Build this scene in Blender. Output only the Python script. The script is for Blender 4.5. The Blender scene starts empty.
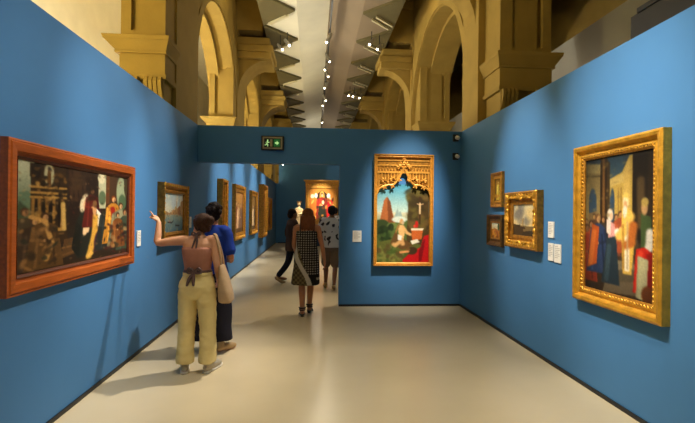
import bpy, bmesh, math, random
import numpy as np
from mathutils import Vector, Matrix, noise
random.seed(4)
PI = math.pi
C = bpy.context.scene.collection
SC = bpy.context.scene

# ------------------------------------------------------------------ colours and materials
def lin(c):
    return tuple((x/255/12.92) if x/255 <= .04045 else ((x/255+.055)/1.055)**2.4 for x in c)

def mat(name, rgb, rough=.6, metal=0, var=.12, scale=8, bump=0, bscale=60, spec=.5, stretch=None, rvar=0):
    """procedural surface: base colour broken by noise, optional bump"""
    m = bpy.data.materials.new(name); m.use_nodes = True
    nt = m.node_tree; b = nt.nodes['Principled BSDF']
    tc = nt.nodes.new('ShaderNodeTexCoord'); src = tc.outputs['Object']
    if stretch:
        mp = nt.nodes.new('ShaderNodeMapping'); mp.inputs['Scale'].default_value = stretch
        nt.links.new(src, mp.inputs['Vector']); src = mp.outputs['Vector']
    n = nt.nodes.new('ShaderNodeTexNoise'); n.inputs['Scale'].default_value = scale; n.inputs['Detail'].default_value = 4
    nt.links.new(src, n.inputs['Vector'])
    r = nt.nodes.new('ShaderNodeValToRGB')
    c = lin(rgb)
    r.color_ramp.elements[0].position = .3; r.color_ramp.elements[1].position = .7
    r.color_ramp.elements[0].color = (*[x*(1-var) for x in c], 1)
    r.color_ramp.elements[1].color = (*[min(1, x*(1+var)) for x in c], 1)
    nt.links.new(n.outputs['Fac'], r.inputs['Fac']); nt.links.new(r.outputs['Color'], b.inputs['Base Color'])
    b.inputs['Roughness'].default_value = rough; b.inputs['Metallic'].default_value = metal
    b.inputs['Specular IOR Level'].default_value = spec
    if rvar:
        mr = nt.nodes.new('ShaderNodeMapRange'); mr.inputs['To Min'].default_value = rough-rvar; mr.inputs['To Max'].default_value = rough+rvar
        nt.links.new(n.outputs['Fac'], mr.inputs['Value']); nt.links.new(mr.outputs['Result'], b.inputs['Roughness'])
    if bump:
        n2 = nt.nodes.new('ShaderNodeTexNoise'); n2.inputs['Scale'].default_value = bscale; n2.inputs['Detail'].default_value = 3
        nt.links.new(src, n2.inputs['Vector'])
        bp = nt.nodes.new('ShaderNodeBump'); bp.inputs['Strength'].default_value = bump; bp.inputs['Distance'].default_value = .02
        nt.links.new(n2.outputs['Fac'], bp.inputs['Height']); nt.links.new(bp.outputs['Normal'], b.inputs['Normal'])
    return m

def attr_mat(name, rough=.5, bump=.15, bscale=90, spec=.4):
    """surface that takes its pigment from the mesh's own colour layer"""
    m = bpy.data.materials.new(name); m.use_nodes = True
    nt = m.node_tree; b = nt.nodes['Principled BSDF']
    a = nt.nodes.new('ShaderNodeAttribute'); a.attribute_name = 'pigment'
    nt.links.new(a.outputs['Color'], b.inputs['Base Color'])
    b.inputs['Roughness'].default_value = rough; b.inputs['Specular IOR Level'].default_value = spec
    tc = nt.nodes.new('ShaderNodeTexCoord')
    n2 = nt.nodes.new('ShaderNodeTexNoise'); n2.inputs['Scale'].default_value = bscale
    nt.links.new(tc.outputs['Object'], n2.inputs['Vector'])
    bp = nt.nodes.new('ShaderNodeBump'); bp.inputs['Strength'].default_value = bump; bp.inputs['Distance'].default_value = .005
    nt.links.new(n2.outputs['Fac'], bp.inputs['Height']); nt.links.new(bp.outputs['Normal'], b.inputs['Normal'])
    return m

def emit(name, rgb, s):
    m = bpy.data.materials.new(name); m.use_nodes = True
    b = m.node_tree.nodes['Principled BSDF']
    b.inputs['Base Color'].default_value = (*lin(rgb), 1)
    b.inputs['Emission Color'].default_value = (*lin(rgb), 1); b.inputs['Emission Strength'].default_value = s
    return m

M = dict(
    blue=mat('blue_wall_paint', (70, 122, 172), .62, var=.05, scale=1.3, bump=.04, bscale=220, spec=.25),
    skirt=mat('black_skirting', (22, 24, 28), .5),
    floor=mat('polished_floor', (216, 200, 166), .26, var=.05, scale=1.1, spec=.5),
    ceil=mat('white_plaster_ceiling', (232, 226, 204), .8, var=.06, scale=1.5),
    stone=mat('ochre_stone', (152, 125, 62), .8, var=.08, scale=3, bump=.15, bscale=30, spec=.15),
    ceil_shade=mat('shaded_plaster_ceiling', (138, 120, 98), .8, var=.05, scale=1.5),  # right half of the same ceiling, its shade put into the colour
    cream=mat('cream_plaster', (244, 238, 218), .8, var=.04, scale=2),
    grey=mat('grey_plaster', (150, 146, 135), .8, var=.05, scale=2),
    fin=mat('olive_panel', (92, 82, 48), .8, var=.08, scale=4),
    strip=mat('pale_board', (214, 204, 170), .6, var=.05),
    black=mat('black_metal', (20, 20, 22), .45),
    gold=mat('gold_leaf', (216, 158, 50), .36, .55, var=.22, scale=14, bump=.25, bscale=60),
    gold2=mat('worn_gilding', (178, 122, 40), .42, .5, var=.35, scale=22, bump=.3, bscale=70),
    golddark=mat('bronze_gilding', (104, 72, 30), .42, .5, var=.35, scale=20, bump=.3, bscale=60),
    altargold=mat('altarpiece_gilding', (226, 160, 62), .4, .35, var=.2, scale=25, bump=.2),
    wood=mat('reddish_wood', (168, 84, 30), .36, var=.22, scale=6, bump=.08, stretch=(1, 8, 8)),
    wooddark=mat('dark_wood', (84, 38, 18), .4, var=.25, scale=6, stretch=(1, 8, 8)),
    white=mat('white_card', (236, 232, 222), .6, var=.02),
    ink=mat('grey_print', (178, 172, 164), .7, var=.02),
    picture=attr_mat('oil_paint', .5, .03, 60, .25),
    skin=mat('skin', (214, 158, 122), .5, var=.06, scale=12, spec=.35),
    tan=mat('tanned_skin', (176, 116, 78), .5, var=.06, scale=12, spec=.35),
    brownskin=mat('brown_skin', (136, 90, 62), .5, var=.06, scale=12, spec=.35),
    hair=mat('dark_brown_hair', (64, 42, 30), .5, var=.3, scale=40, bump=.5, bscale=60, stretch=(3, 3, .6), spec=.15),
    blackhair=mat('black_hair', (30, 22, 20), .6, var=.3, scale=60, bump=.8, bscale=50, spec=.1),
    auburn=mat('auburn_hair', (112, 62, 30), .5, var=.3, scale=40, bump=.5, bscale=50, stretch=(3, 3, .5), spec=.2),
    eye=mat('eye', (40, 28, 20), .25),
    trouser=mat('cream_cotton', (226, 204, 140), .8, var=.06, scale=6, bump=.35, bscale=16, spec=.2),
    mauve=mat('mauve_knit', (176, 120, 98), .8, var=.06, scale=20, bump=.1, spec=.2),
    tie=mat('brown_ribbon', (92, 66, 60), .6, var=.3, scale=60),
    tote=mat('beige_canvas', (182, 152, 116), .85, var=.06, scale=20, bump=.2, bscale=30, spec=.2),
    sneaker=mat('grey_canvas_shoe', (186, 176, 156), .7, var=.06),
    sole=mat('white_rubber', (226, 220, 204), .6, var=.03),
    bluetee=mat('royal_blue_jersey', (26, 56, 146), .8, var=.08, scale=10, bump=.25, bscale=18, spec=.2),
    navy=mat('navy_cloth', (32, 30, 40), .85, var=.15, scale=8, bump=.3, bscale=14, spec=.2),
    darkcoat=mat('dark_brown_cloth', (66, 46, 36), .85, var=.15, scale=8, bump=.3, bscale=16, spec=.2),
    shorts=mat('brown_grey_cloth', (112, 92, 76), .85, var=.1, scale=8, bump=.3, bscale=16, spec=.2),
    leather=mat('black_leather', (36, 26, 22), .45, var=.1),
    tanshoe=mat('beige_shoe', (182, 150, 104), .6, var=.08),
    cloth=attr_mat('printed_cloth', .8, .3, 25, .2),
    greyshirt=mat('grey_shirt', (150, 140, 134), .85, var=.1),
    ivory=mat('ivory_gilt', (240, 206, 150), .45, .15, var=.15, scale=25),
    plinth=mat('plinth_paint', (40, 66, 92), .6, var=.05),
    signgreen=emit('sign_green', (30, 110, 50), .25),
    signwhite=emit('sign_symbol', (170, 215, 140), .8),
    signframe=mat('sign_border', (150, 138, 110), .5, var=.05),
    signdark=mat('sign_dark_panel', (16, 34, 22), .4, var=.1),
    lens=emit('lamp_lens', (255, 244, 214), 14.0),
    greymetal=mat('grey_metal', (150, 144, 130), .4, .3, var=.05),
    camwhite=mat('white_plastic', (214, 210, 200), .4, var=.03),
)

# ------------------------------------------------------------------ mesh helpers
def obj(name, bm, m, parent=None, smooth=False):
    me = bpy.data.meshes.new(name)
    bmesh.ops.recalc_face_normals(bm, faces=bm.faces)
    bm.to_mesh(me); bm.free()
    me.materials.append(m)
    if smooth:
        for p in me.polygons: p.use_smooth = True
    o = bpy.data.objects.new(name, me); C.objects.link(o)
    if parent: o.parent = parent
    return o
def thing(name, label, cat, loc=(0, 0, 0), rz=0, group=None):
    o = bpy.data.objects.new(name, None); C.objects.link(o); o.empty_display_size = .2
    o.location = loc; o.rotation_euler = (0, 0, rz)
    return tag(o, label, cat, group)
def tag(o, label, cat, group=None):
    o['label'] = label; o['category'] = cat
    if group: o['group'] = group
    return o
def struct(name, bm, m):
    o = obj(name, bm, m); o['kind'] = 'structure'; return o
def lab(o, s): o['label'] = s; return o
def nb(): return bmesh.new()
def box(bm, x0, x1, y0, y1, z0, z1, bev=0):
    v = [bm.verts.new((x, y, z)) for z in (z0, z1) for y in (y0, y1) for x in (x0, x1)]
    fs = [bm.faces.new([v[i] for i in q]) for q in ((0, 2, 3, 1), (4, 5, 7, 6), (0, 1, 5, 4), (2, 6, 7, 3), (0, 4, 6, 2), (1, 3, 7, 5))]
    if bev:
        es = list({e for f in fs for e in f.edges})
        bmesh.ops.bevel(bm, geom=es, offset=bev, segments=2, affect='EDGES', profile=.5)
    return bm
def prism(bm, pts, axis, a, b):
    """closed outline pts (2-D) swept along one axis from a to b"""
    def P(p, t):
        return {'x': (t, p[0], p[1]), 'y': (p[0], t, p[1]), 'z': (p[0], p[1], t)}[axis]
    A = [bm.verts.new(P(p, a)) for p in pts]; B = [bm.verts.new(P(p, b)) for p in pts]
    n = len(pts)
    bm.faces.new(A); bm.faces.new(B[::-1])
    for i in range(n): bm.faces.new((A[i], A[(i+1) % n], B[(i+1) % n], B[i]))
    return bm
def frames_along(pts):
    T = []
    for i in range(len(pts)):
        a = pts[max(0, i-1)]; b = pts[min(len(pts)-1, i+1)]
        d = (b-a); T.append(d.normalized() if d.length > 1e-9 else Vector((0, 0, 1)))
    ref = Vector((1, 0, 0)) if abs(T[0].x) < .8 else Vector((0, 1, 0))
    n = (ref - T[0]*ref.dot(T[0])).normalized(); out = []
    for t in T:
        n = (n - t*n.dot(t)).normalized(); out.append((t, n, t.cross(n)))
    return out
def tube(bm, pts, rad, seg=10, smooth_n=0, flat=1.0, closed=False):
    """tapered tube through pts (rad per point), rounded ends"""
    pts = [Vector(p) for p in pts]
    rad = list(rad) if hasattr(rad, '__len__') else [rad]*len(pts)
    if smooth_n and len(pts) > 2:
        P, Rr = [], []
        for i in range(len(pts)-1):
            p0 = pts[max(0, i-1)]; p1 = pts[i]; p2 = pts[i+1]; p3 = pts[min(len(pts)-1, i+2)]
            for k in range(smooth_n):
                t = k/smooth_n
                P.append(.5*((2*p1)+(p2-p0)*t+(2*p0-5*p1+4*p2-p3)*t*t+(3*p1-p0-3*p2+p3)*t**3)); Rr.append(rad[i]*(1-t)+rad[i+1]*t)
        P.append(pts[-1]); Rr.append(rad[-1]); pts, rad = P, Rr
    fr = frames_along(pts); rings = []
    def ring(c, n, b, r):
        return [bm.verts.new(c + n*(r*math.cos(2*PI*k/seg)) + b*(r*flat*math.sin(2*PI*k/seg))) for k in range(seg)]
    t, n, b = fr[0]
    for q in (1., .7): rings.append(ring(pts[0]-t*(rad[0]*q*.9), n, b, rad[0]*(.25 if q == 1. else .72)))
    for p, (t, n, b), r in zip(pts, fr, rad): rings.append(ring(p, n, b, r))
    t, n, b = fr[-1]
    for q in (.7, 1.): rings.append(ring(pts[-1]+t*(rad[-1]*q*.9), n, b, rad[-1]*(.25 if q == 1. else .72)))
    for A, B in zip(rings, rings[1:]):
        for k in range(seg): bm.faces.new((A[k], A[(k+1) % seg], B[(k+1) % seg], B[k]))
    bm.faces.new(rings[0][::-1]); bm.faces.new(rings[-1])
    return bm
def loft(bm, secs, seg=24, power=2.0):
    """closed loft of horizontal super-ellipses: (cx, cy, z, rx, ry[, turn])"""
    rings = []
    for s in secs:
        cx, cy, z, rx, ry = s[:5]; a = s[5] if len(s) > 5 else 0
        R = []
        for k in range(seg):
            t = 2*PI*k/seg; c, sn = math.cos(t), math.sin(t)
            x = rx*math.copysign(abs(c)**(2/power), c); y = ry*math.copysign(abs(sn)**(2/power), sn)
            R.append(bm.verts.new((cx+x*math.cos(a)-y*math.sin(a), cy+x*math.sin(a)+y*math.cos(a), z)))
        rings.append(R)
    for A, B in zip(rings, rings[1:]):
        for k in range(seg): bm.faces.new((A[k], A[(k+1) % seg], B[(k+1) % seg], B[k]))
    bm.faces.new(rings[0][::-1]); bm.faces.new(rings[-1])
    return bm
def ell(bm, c, r, rot=None, u=16, v=10):
    m = Matrix.Translation(Vector(c))
    if rot: m = m @ (Matrix.Rotation(rot[2], 4, 'Z') @ Matrix.Rotation(rot[1], 4, 'Y') @ Matrix.Rotation(rot[0], 4, 'X'))
    m = m @ Matrix.Diagonal((*r, 1))
    bmesh.ops.create_uvsphere(bm, u_segments=u, v_segments=v, radius=1, matrix=m)
    return bm
def blob(name, bm, m, parent, voxel=.01, it=3, fac=.5):
    """fuse overlapping closed shapes into one continuous skin"""
    o = obj(name, bm, m, None)
    md = o.modifiers.new('r', 'REMESH'); md.mode = 'VOXEL'; md.voxel_size = voxel; md.use_smooth_shade = True
    if it:
        s = o.modifiers.new('s', 'SMOOTH'); s.iterations = it; s.factor = fac
    dg = bpy.context.evaluated_depsgraph_get(); dg.update()
    me = bpy.data.meshes.new_from_object(o.evaluated_get(dg))
    o.modifiers.clear(); old = o.data; o.data = me; bpy.data.meshes.remove(old); me.name = name
    if not me.materials: me.materials.append(m)
    for p in me.polygons: p.use_smooth = True
    if parent: o.parent = parent
    return o
def wrinkle(o, amp, f):
    for v in o.data.vertices:
        n = noise.noise(Vector((v.co.x*f[0], v.co.y*f[1], v.co.z*f[2])))
        v.co += v.normal*(n*amp)
    o.data.update()

# ------------------------------------------------------------------ room measures (metres; camera stands at x = 0, y = 0)
XL, XR, H, YP = -1.92, 2.505, 2.985, 7.376
YF = 22.3                       # far wall
XN0, XN1 = -2.14, 2.79          # nave faces of the stone piers
CX = .325                       # ceiling axis

# camera
cam = bpy.data.cameras.new('camera'); co = bpy.data.objects.new('camera', cam); C.objects.link(co)
yaw, pitch, roll, hc, fpx = 7.53e-2, 1.9e-3, 1.1e-2, 1.58, 440.
fw = Vector((math.sin(yaw)*math.cos(pitch), math.cos(yaw)*math.cos(pitch), math.sin(pitch)))
rr = Vector((math.cos(yaw), -math.sin(yaw), 0)); uu = rr.cross(fw)
R_ = rr*math.cos(roll)+uu*math.sin(roll); U_ = -rr*math.sin(roll)+uu*math.cos(roll)
mw = Matrix((R_, U_, -fw)).transposed().to_4x4(); mw.translation = (0, 0, hc)
co.matrix_world = mw
cam.sensor_width = 36; cam.lens = fpx/695*36; cam.clip_end = 200
SC.camera = co

# ------------------------------------------------------------------ setting
struct('floor', box(nb(), -7, 8, -4, 32, -.2, 0), M['floor'])
struct('wall_left', box(nb(), XL-.1, XL, -4, YF, 0, H), M['blue'])
struct('wall_right', box(nb(), XR, XR+.1, -4, YF, 0, H), M['blue'])
bm = nb(); box(bm, .425, XR, YP, YP+.2, 0, H); struct('wall_partition', bm, M['blue'])
struct('wall_lintel', box(nb(), XL, .425, YP, YP+.2, 2.385, H), M['blue'])
struct('wall_far', box(box(nb(), -1.8, XR, YF, YF+.15, 0, 4.3), XL-.1, -1.8, YF, YF+.15, 0, H), M['blue'])
bh, bt = .035, .012
struct('baseboard_left', box(nb(), XL, XL+bt, -4, YF-bt, 0, bh), M['skirt'])
struct('baseboard_right', box(nb(), XR-bt, XR, -4, YP-bt, 0, bh), M['skirt'])
struct('baseboard_partition', box(nb(), .425, XR-bt, YP-bt, YP, 0, bh), M['skirt'])
struct('baseboard_far', box(nb(), -1.8, XR, YF-bt, YF, 0, bh), M['skirt'])
# building envelope
CW = 1.72                       # half width of the white vault over the nave
bm = nb()
prism(bm, [(CX-CW, 6.5), (CX-.8, 6.5), (CX, 6.8), (CX, 9.2), (CX-CW, 9.2)], 'y', -4, 32)
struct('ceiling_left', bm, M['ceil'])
struct('ceiling_right', prism(nb(), [(CX, 6.8), (CX+.8, 6.5), (CX+CW, 6.5), (CX+CW, 9.2), (CX, 9.2)], 'y', -4, 32), M['ceil_shade'])
struct('ceiling_aisle', box(nb(), -7, CX-CW, -4, 32, 9.2, 9.4), M['cream'])
struct('ceiling_gallery', box(nb(), CX+CW, 8, -4, 32, 9.2, 9.4), M['grey'])
struct('wall_outer_left', box(nb(), -7, -6.6, -4, 32, 0, 9.2), M['cream'])
struct('wall_outer_right', box(nb(), 7.4, 8, -4, 32, 0, 9.2), M['stone'])
struct('wall_side', box(nb(), 5.0, 5.15, -4, 26, 0, 5.05), M['grey'])
struct('wall_nave_end', box(nb(), -6.6, 7.4, 31.6, 32, 0, 9.2), M['stone'])
struct('wall_behind_viewer', box(nb(), -6.6, 7.4, -4, -3.8, 0, 9.2), M['grey'])

# ------------------------------------------------------------------ stone arcades
PITCH, SPR, PYE, TOPZ = 5.3, 4.12, 8.2, 9.18
ordinal = ['nearest', 'second', 'third', 'fourth', 'fifth']
def make_arcade(side, s):
    """s = -1 left, +1 right; local x = 0 on the nave face, y as in the room"""
    xn = XN0 if s < 0 else XN1
    py0 = 6.95 if s < 0 else 7.4        # front of the plain pier slab
    ey0 = 6.5 if s < 0 else 6.76        # front of the attached pier with the capital
    ed0, ed1 = (.02, .66) if s < 0 else (.11, .97)
    PW = ed1+.1
    t = thing('stone_arcade', 'ochre stone arcade of piers and round arches rising behind the %s blue wall' % side, 'arcade', (xn, 0, 0), 0, None)
    def bx(bm, d0, d1, y0, y1, z0, z1, bev=0): # d = distance away from the nave
        return box(bm, min(s*d0, s*d1), max(s*d0, s*d1), y0, y1, z0, z1, bev)
    pier = obj('pier', bx(nb(), 0, PW, py0, PYE, 0, TOPZ), M['stone'], t)
    dz = -.08 if s < 0 else 0.
    bm = nb(); bx(bm, ed0+.04, ed1-.04, ey0+.04, py0, 0, 3.6+dz)
    obj('attached_shaft', bm, M['stone'], pier)
    obj('frieze', bx(nb(), ed0, ed1, ey0, py0, 3.58+dz, 3.95+dz, .008), M['stone'], pier)
    bm = nb()
    on, oo = .09, (.19 if s < 0 else .12)
    for (z0, z1, f0, f1) in ((3.54, 3.6, .15, .3), (3.9, 3.93, .25, .3), (3.93, 4.04, .2, .75), (4.04, 4.065, .75, .85), (4.065, SPR, .9, 1.)):
        v = []
        for z, f in ((z0, f0), (z1, f1)):
            x0, x1 = s*(ed0-on*f), s*(ed1+oo*f); z += dz
            v.append([bm.verts.new((x, y, z)) for x, y in ((x0, ey0-.14*f), (x1, ey0-.14*f), (x1, py0), (x0, py0))])
        for k in range(4): bm.faces.new((v[0][k], v[0][(k+1) % 4], v[1][(k+1) % 4], v[1][k]))
        bm.faces.new(v[0][::-1]); bm.faces.new(v[1])
    obj('capital', bm, M['stone'], pier)
    for d0 in (ed0+.02, ed1-.29):       # fluted scroll consoles
        bm = nb()
        for q in range(4):
            a = d0+.012+q*.064
            pr = [(ey0+.04, 3.56), (ey0-.06, 3.56), (ey0-.085, 3.5), (ey0-.07, 3.42), (ey0-.02, 3.3), (ey0+.01, 3.2), (ey0, 3.12), (ey0+.03, 3.05), (ey0+.06, 3.05)]
            x0, x1 = sorted((s*a, s*(a+.05)))
            prism(bm, [(u_, w_+dz) for u_, w_ in pr], 'x', x0, x1)
        bx(bm, d0, d0+.27, ey0+.0, ey0+.04, 3.02+dz, 3.56+dz)
        obj('console', bm, M['stone'], pier)
    bm = nb()                           # upper attached shaft with sunk panels
    e0, e1 = ed0+.01, ed1-.01
    bx(bm, e0, e1, ey0+.09, py0, SPR+dz, TOPZ)
    bx(bm, e0, e0+.20, ey0+.02, ey0+.09, SPR+dz, TOPZ); bx(bm, e1-.14, e1, ey0+.02, ey0+.09, SPR+dz, TOPZ); bx(bm, e0+.2, e1-.14, ey0+.02, ey0+.09, SPR+dz, SPR+.12+dz)
    bx(bm, e0+.2, e1-.22, ey0+.045, ey0+.09, SPR+.12+dz, TOPZ)
    obj('upper_shaft', bm, M['stone'], pier)
    # moulded band at the springing, towards the arch
    bm = nb()
    for z0, z1, o in ((SPR-.2, SPR-.14, .02), (SPR-.14, SPR-.05, .05), (SPR-.05, SPR+.02, .09)): bx(bm, .02, PW+o, PYE, PYE+o, z0, z1)
    obj('impost', bm, M['stone'], pier)
    # transverse beam with stepped cornice above the vault
    bm = nb(); bx(bm, -.66, 0, py0, PYE, 6.56, 7.5); beam = obj('transverse_beam', bm, M['stone'], pier)
    bm = nb(); bx(bm, -.69, 0, py0-.12, PYE+.05, 7.5, 7.72, .02); bx(bm, -.67, 0, py0-.2, PYE+.05, 7.74, 8.1, .02); bx(bm, -.6, 0, py0-.1, PYE, 8.1, TOPZ)
    obj('beam_cornice', bm, M['stone'], pier)
    # stepped corbel under the vault, carried by a curved bracket
    bm = nb()
    for d, z0, z1, o in ((.86, 6.17, 6.37, 0), (.95, 5.98, 6.15, .04), (.90, 5.8, 5.98, 0)): bx(bm, -d, 0, py0-o, PYE+o, z0, z1, .012)
    bx(bm, -.8, 0, py0+.02, PYE-.02, 6.1, 6.2)
    obj('corbel', bm, M['stone'], pier)
    cv = [(-s*.86*(1-math.cos(PI/2*k/10)), 4.9+.9*math.sin(PI/2*k/10)) for k in range(11)]
    obj('curved_bracket', prism(nb(), [(s*.03, 4.88)]+cv+[(s*.03, 5.8)], 'y', py0+.15, PYE-.15), M['stone'], pier)
    # arch
    ya, yb = PYE, py0+PITCH
    r = (yb-ya)/2; yc = (ya+yb)/2; n = 32
    def ringprism(bm, r0, r1, d0, d1):
        x0, x1 = sorted((s*d0, s*d1)); A = []
        for i in range(n+1):
            c, q = -math.cos(PI*i/n), math.sin(PI*i/n)
            u, w = yc+r0*c, SPR+r0*q
            u1, w1 = (u, TOPZ) if r1 is None else (yc+r1*c, SPR+r1*q)
            if r1 is None and i in (0, n): u1 = u
            A.append([bm.verts.new((x, *p)) for p in ((u, w), (u1, w1)) for x in (x0, x1)])
        for p, q in zip(A, A[1:]):
            for a_, b_ in ((0, 1), (1, 3), (3, 2), (2, 0)): bm.faces.new((p[a_], p[b_], q[b_], q[a_]))
        for p in (A[0], A[-1]): bm.faces.new((p[0], p[1], p[3], p[2]))
    bm = nb(); ringprism(bm, r, None, .04, PW-.02); arch = obj('arch', bm, M['stone'], t)
    bm = nb(); ringprism(bm, r-.1, r-.002, .42, PW-.05); obj('inner_order', bm, M['stone'], arch)
    bm = nb(); ringprism(bm, r+.03, r+.2, .01, .06); obj('archivolt', bm, M['stone'], arch)
    def again(o, dy, parent):
        c = o.copy(); C.objects.link(c); c.parent = parent; c.location.y = dy
        for ch in list(o.children):
            d = ch.copy(); C.objects.link(d); d.parent = c
            for g in list(ch.children):
                e = g.copy(); C.objects.link(e); e.parent = d
    for k in range(1, 5): again(pier, k*PITCH, t)
    for k in range(1, 4): again(arch, k*PITCH, t)
for side, s in (('left', -1), ('right', 1)): make_arcade(side, s)

# saw-tooth ceiling panels
def make_fin(s, k):
    side = 'left' if s < 0 else 'right'
    tip = (-.52-CX) if s < 0 else (1.14-CX)
    base = s*1.7
    t = thing('ceiling_panel', 'dark triangular panel on the %s edge of the white vault, %s' % (side, FINW[k]), 'vault panel', (CX, 8.9+1.81*k, 6.43), 0, 'saw-tooth vault panels')
    obj('panel', prism(nb(), [(tip, 0), (base, -.9), (base, .9)], 'z', 0, .069), M['fin'], t)
    dx, dy = (base-tip), .9
    L = math.hypot(dx, dy); ux, uy = dx/L, dy/L
    bm = nb()
    a = Vector((tip+ux*.35, uy*.35+.01)); b = Vector((tip+ux*(L-.2), uy*(L-.2)+.01))
    nrm = Vector((-uy, ux)) if s > 0 else Vector((uy, -ux))
    for off in (.0, .11):
        q = [a+nrm*off*s*-1, b+nrm*off*s*-1]
        w = nrm*.05
        prism(bm, [(q[0].x, q[0].y-off), (q[1].x, q[1].y-off), (q[1].x, q[1].y-off-.07), (q[0].x, q[0].y-off-.07)], 'z', -.05, -.002)
    lab(obj('edge_board', bm, M['strip'], t), 'pale board along the edge of the panel')
FINW = ['nearest the viewer'] + ['%s from the viewer' % w for w in ('second', 'third', 'fourth', 'fifth', 'sixth', 'seventh', 'eighth', 'ninth', 'tenth', 'eleventh', 'twelfth')]
for s in (-1, 1):
    for k in range(12): make_fin(s, k)

# ------------------------------------------------------------------ lamps: track and spotlights
tr = obj('lighting_track', box(nb(), CX+.02, CX+.06, 1.5, 29, 6.44, 6.6), M['black'])
bm = nb()
tag(tr, 'thin dark lighting track running along the ridge of the white ceiling', 'lighting track')
def make_spot(loc, aim, label, group, parent_z):
    t = thing('spotlight', label, 'spotlight', loc, 0, group)
    d = (Vector(aim)-Vector(loc)).normalized()
    bm = nb(); tube(bm, [-d*.13, d*.08], [.045, .05], 12); obj('lamp_housing', bm, M['greymetal'], t)
    bm = nb(); tube(bm, [d*.125, d*.13], .03, 12, flat=1); lab(obj('lens', bm, M['lens'], t), 'glowing lens')
    bm = nb(); tube(bm, [(0, 0, .03), (0, 0, parent_z-loc[2])], .012, 6); obj('stem', bm, M['black'], t)
def lampspot(loc, aim, w, ang, col=(1, .86, .66), blend=1., size=.05):
    l = bpy.data.lights.new('spot_beam', 'SPOT'); l.energy = w; l.spot_size = math.radians(ang); l.spot_blend = blend
    l.color = col; l.shadow_soft_size = size
    o = bpy.data.objects.new('spot_beam', l); C.objects.link(o); o.location = loc
    o.rotation_euler = (Vector(aim)-Vector(loc)).to_track_quat('-Z', 'Y').to_euler()
    return o
zt = 6.28
for i, (x, y, ax, ay) in enumerate(((CX-.03, 11.9, -1.9, 11.6), (CX, 13.4, 2.4, 13.5), (CX-.02, 14.2, -1.9, 14.3), (CX, 14.9, 2.4, 15.), (CX+.02, 16.3, -1.9, 16.4), (CX, 18.1, 2.4, 18.), (CX, 19.0, -1.9, 19.), (CX-.02, 22.6, .5, 21.), (CX, 25., .5, 22.))):
    make_spot((x+.04, y, zt), (ax, ay, 1.6), 'small lit spotlight on the central ceiling track, %s from the viewer' % ['first', 'second', 'third', 'fourth', 'fifth', 'sixth', 'seventh', 'eighth', 'ninth'][i], 'spotlights on the central track', 6.44)
for (loc, aim, lb) in (((-.98, 12.2, 6.1), (2, 9, 1.6), 'left lamp of the pair of spotlights below the left ceiling panels'),
                       ((-.78, 12.0, 6.15), (2, 9, 1.6), 'right lamp of the pair of spotlights below the left ceiling panels'),
                       ((1.48, 11.7, 6.15), (-1.5, 9, 1.6), 'left lamp of the nearer spotlight pair below the right ceiling panels'),
                       ((1.72, 11.9, 6.1), (-1.5, 9, 1.6), 'right lamp of the nearer spotlight pair below the right ceiling panels'),
                       ((1.32, 16.9, 6.15), (-1.5, 14, 1.6), 'leftmost of the three farther spotlights below the right ceiling panels'),
                       ((1.5, 17.0, 6.15), (-1.5, 14, 1.6), 'middle of the three farther spotlights below the right ceiling panels'),
                       ((1.75, 17.0, 6.1), (-1.5, 14, 1.6), 'rightmost of the three farther spotlights below the right ceiling panels')):
    make_spot(loc, aim, lb, 'spotlights beside the ceiling panels', 6.429)

# beams (warm white), all hanging from the ceiling track or the side brackets
WARM = (1, .92, .80)
K = 2.5
lampspot((1.3, 4.0, 6.2), (XL, 4.35, 2.2), 460*K, 26, WARM)         # large left painting
lampspot((1.3, 2.6, 6.2), (XL, 3.3, 1.7), 330*K, 30, WARM)
lampspot((1.2, 5.9, 6.2), (XL, 5.5, 1.9), 330*K, 24, WARM)          # canal view
lampspot((1.2, 5.7, 6.2), (XL+.5, 4.7, .7), 420*K, 34, WARM)        # the two visitors
lampspot((-.6, 3.0, 6.2), (XR, 3.5, 2.15), 620*K, 27, WARM)          # right painting
lampspot((-.6, 2.2, 6.2), (XR, 2.9, 1.2), 330*K, 34, WARM)
lampspot((-.6, 4.9, 6.2), (XR, 5.15, 1.85), 620*K, 23, WARM)         # group of three
lampspot((2.0, 4.2, 6.2), (1.5, YP, 1.75), 760*K, 19, WARM)         # saint panel
lampspot((1.9, 4.4, 6.2), (1.5, YP, .75), 300*K, 22, WARM)
lampspot((.3, 3.0, 6.2), (.9, 3.0, 0), 170*K, 66, (1, .92, .76))    # general floor light
lampspot((.3, 1.2, 6.2), (.3, 2.2, 0), 100*K, 76, (1, .92, .76))
for y, p in ((9.2, 330), (11.3, 330), (14.0, 330), (16.6, 330)):
    lampspot((1.0, y, 6.2), (XL, y+.1, 1.75), p*2.1*K, 29, WARM)         # paintings past the lintel
lampspot((.6, 13.0, 6.2), (-.5, 12.8, 0), 300*K, 66, WARM)
lampspot((.3, 18.0, 6.2), (.35, YF, 1.9), 1500*K, 17, WARM)         # altarpiece
lampspot((.3, 15.0, 6.2), (-.6, 18, 1.5), 700*K, 9, WARM)           # statue
lampspot((2.0, 9.6, 6.0), (-.2, 6.9, 0), 200*K, 36, (1, .84, .62))  # light through the opening
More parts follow.
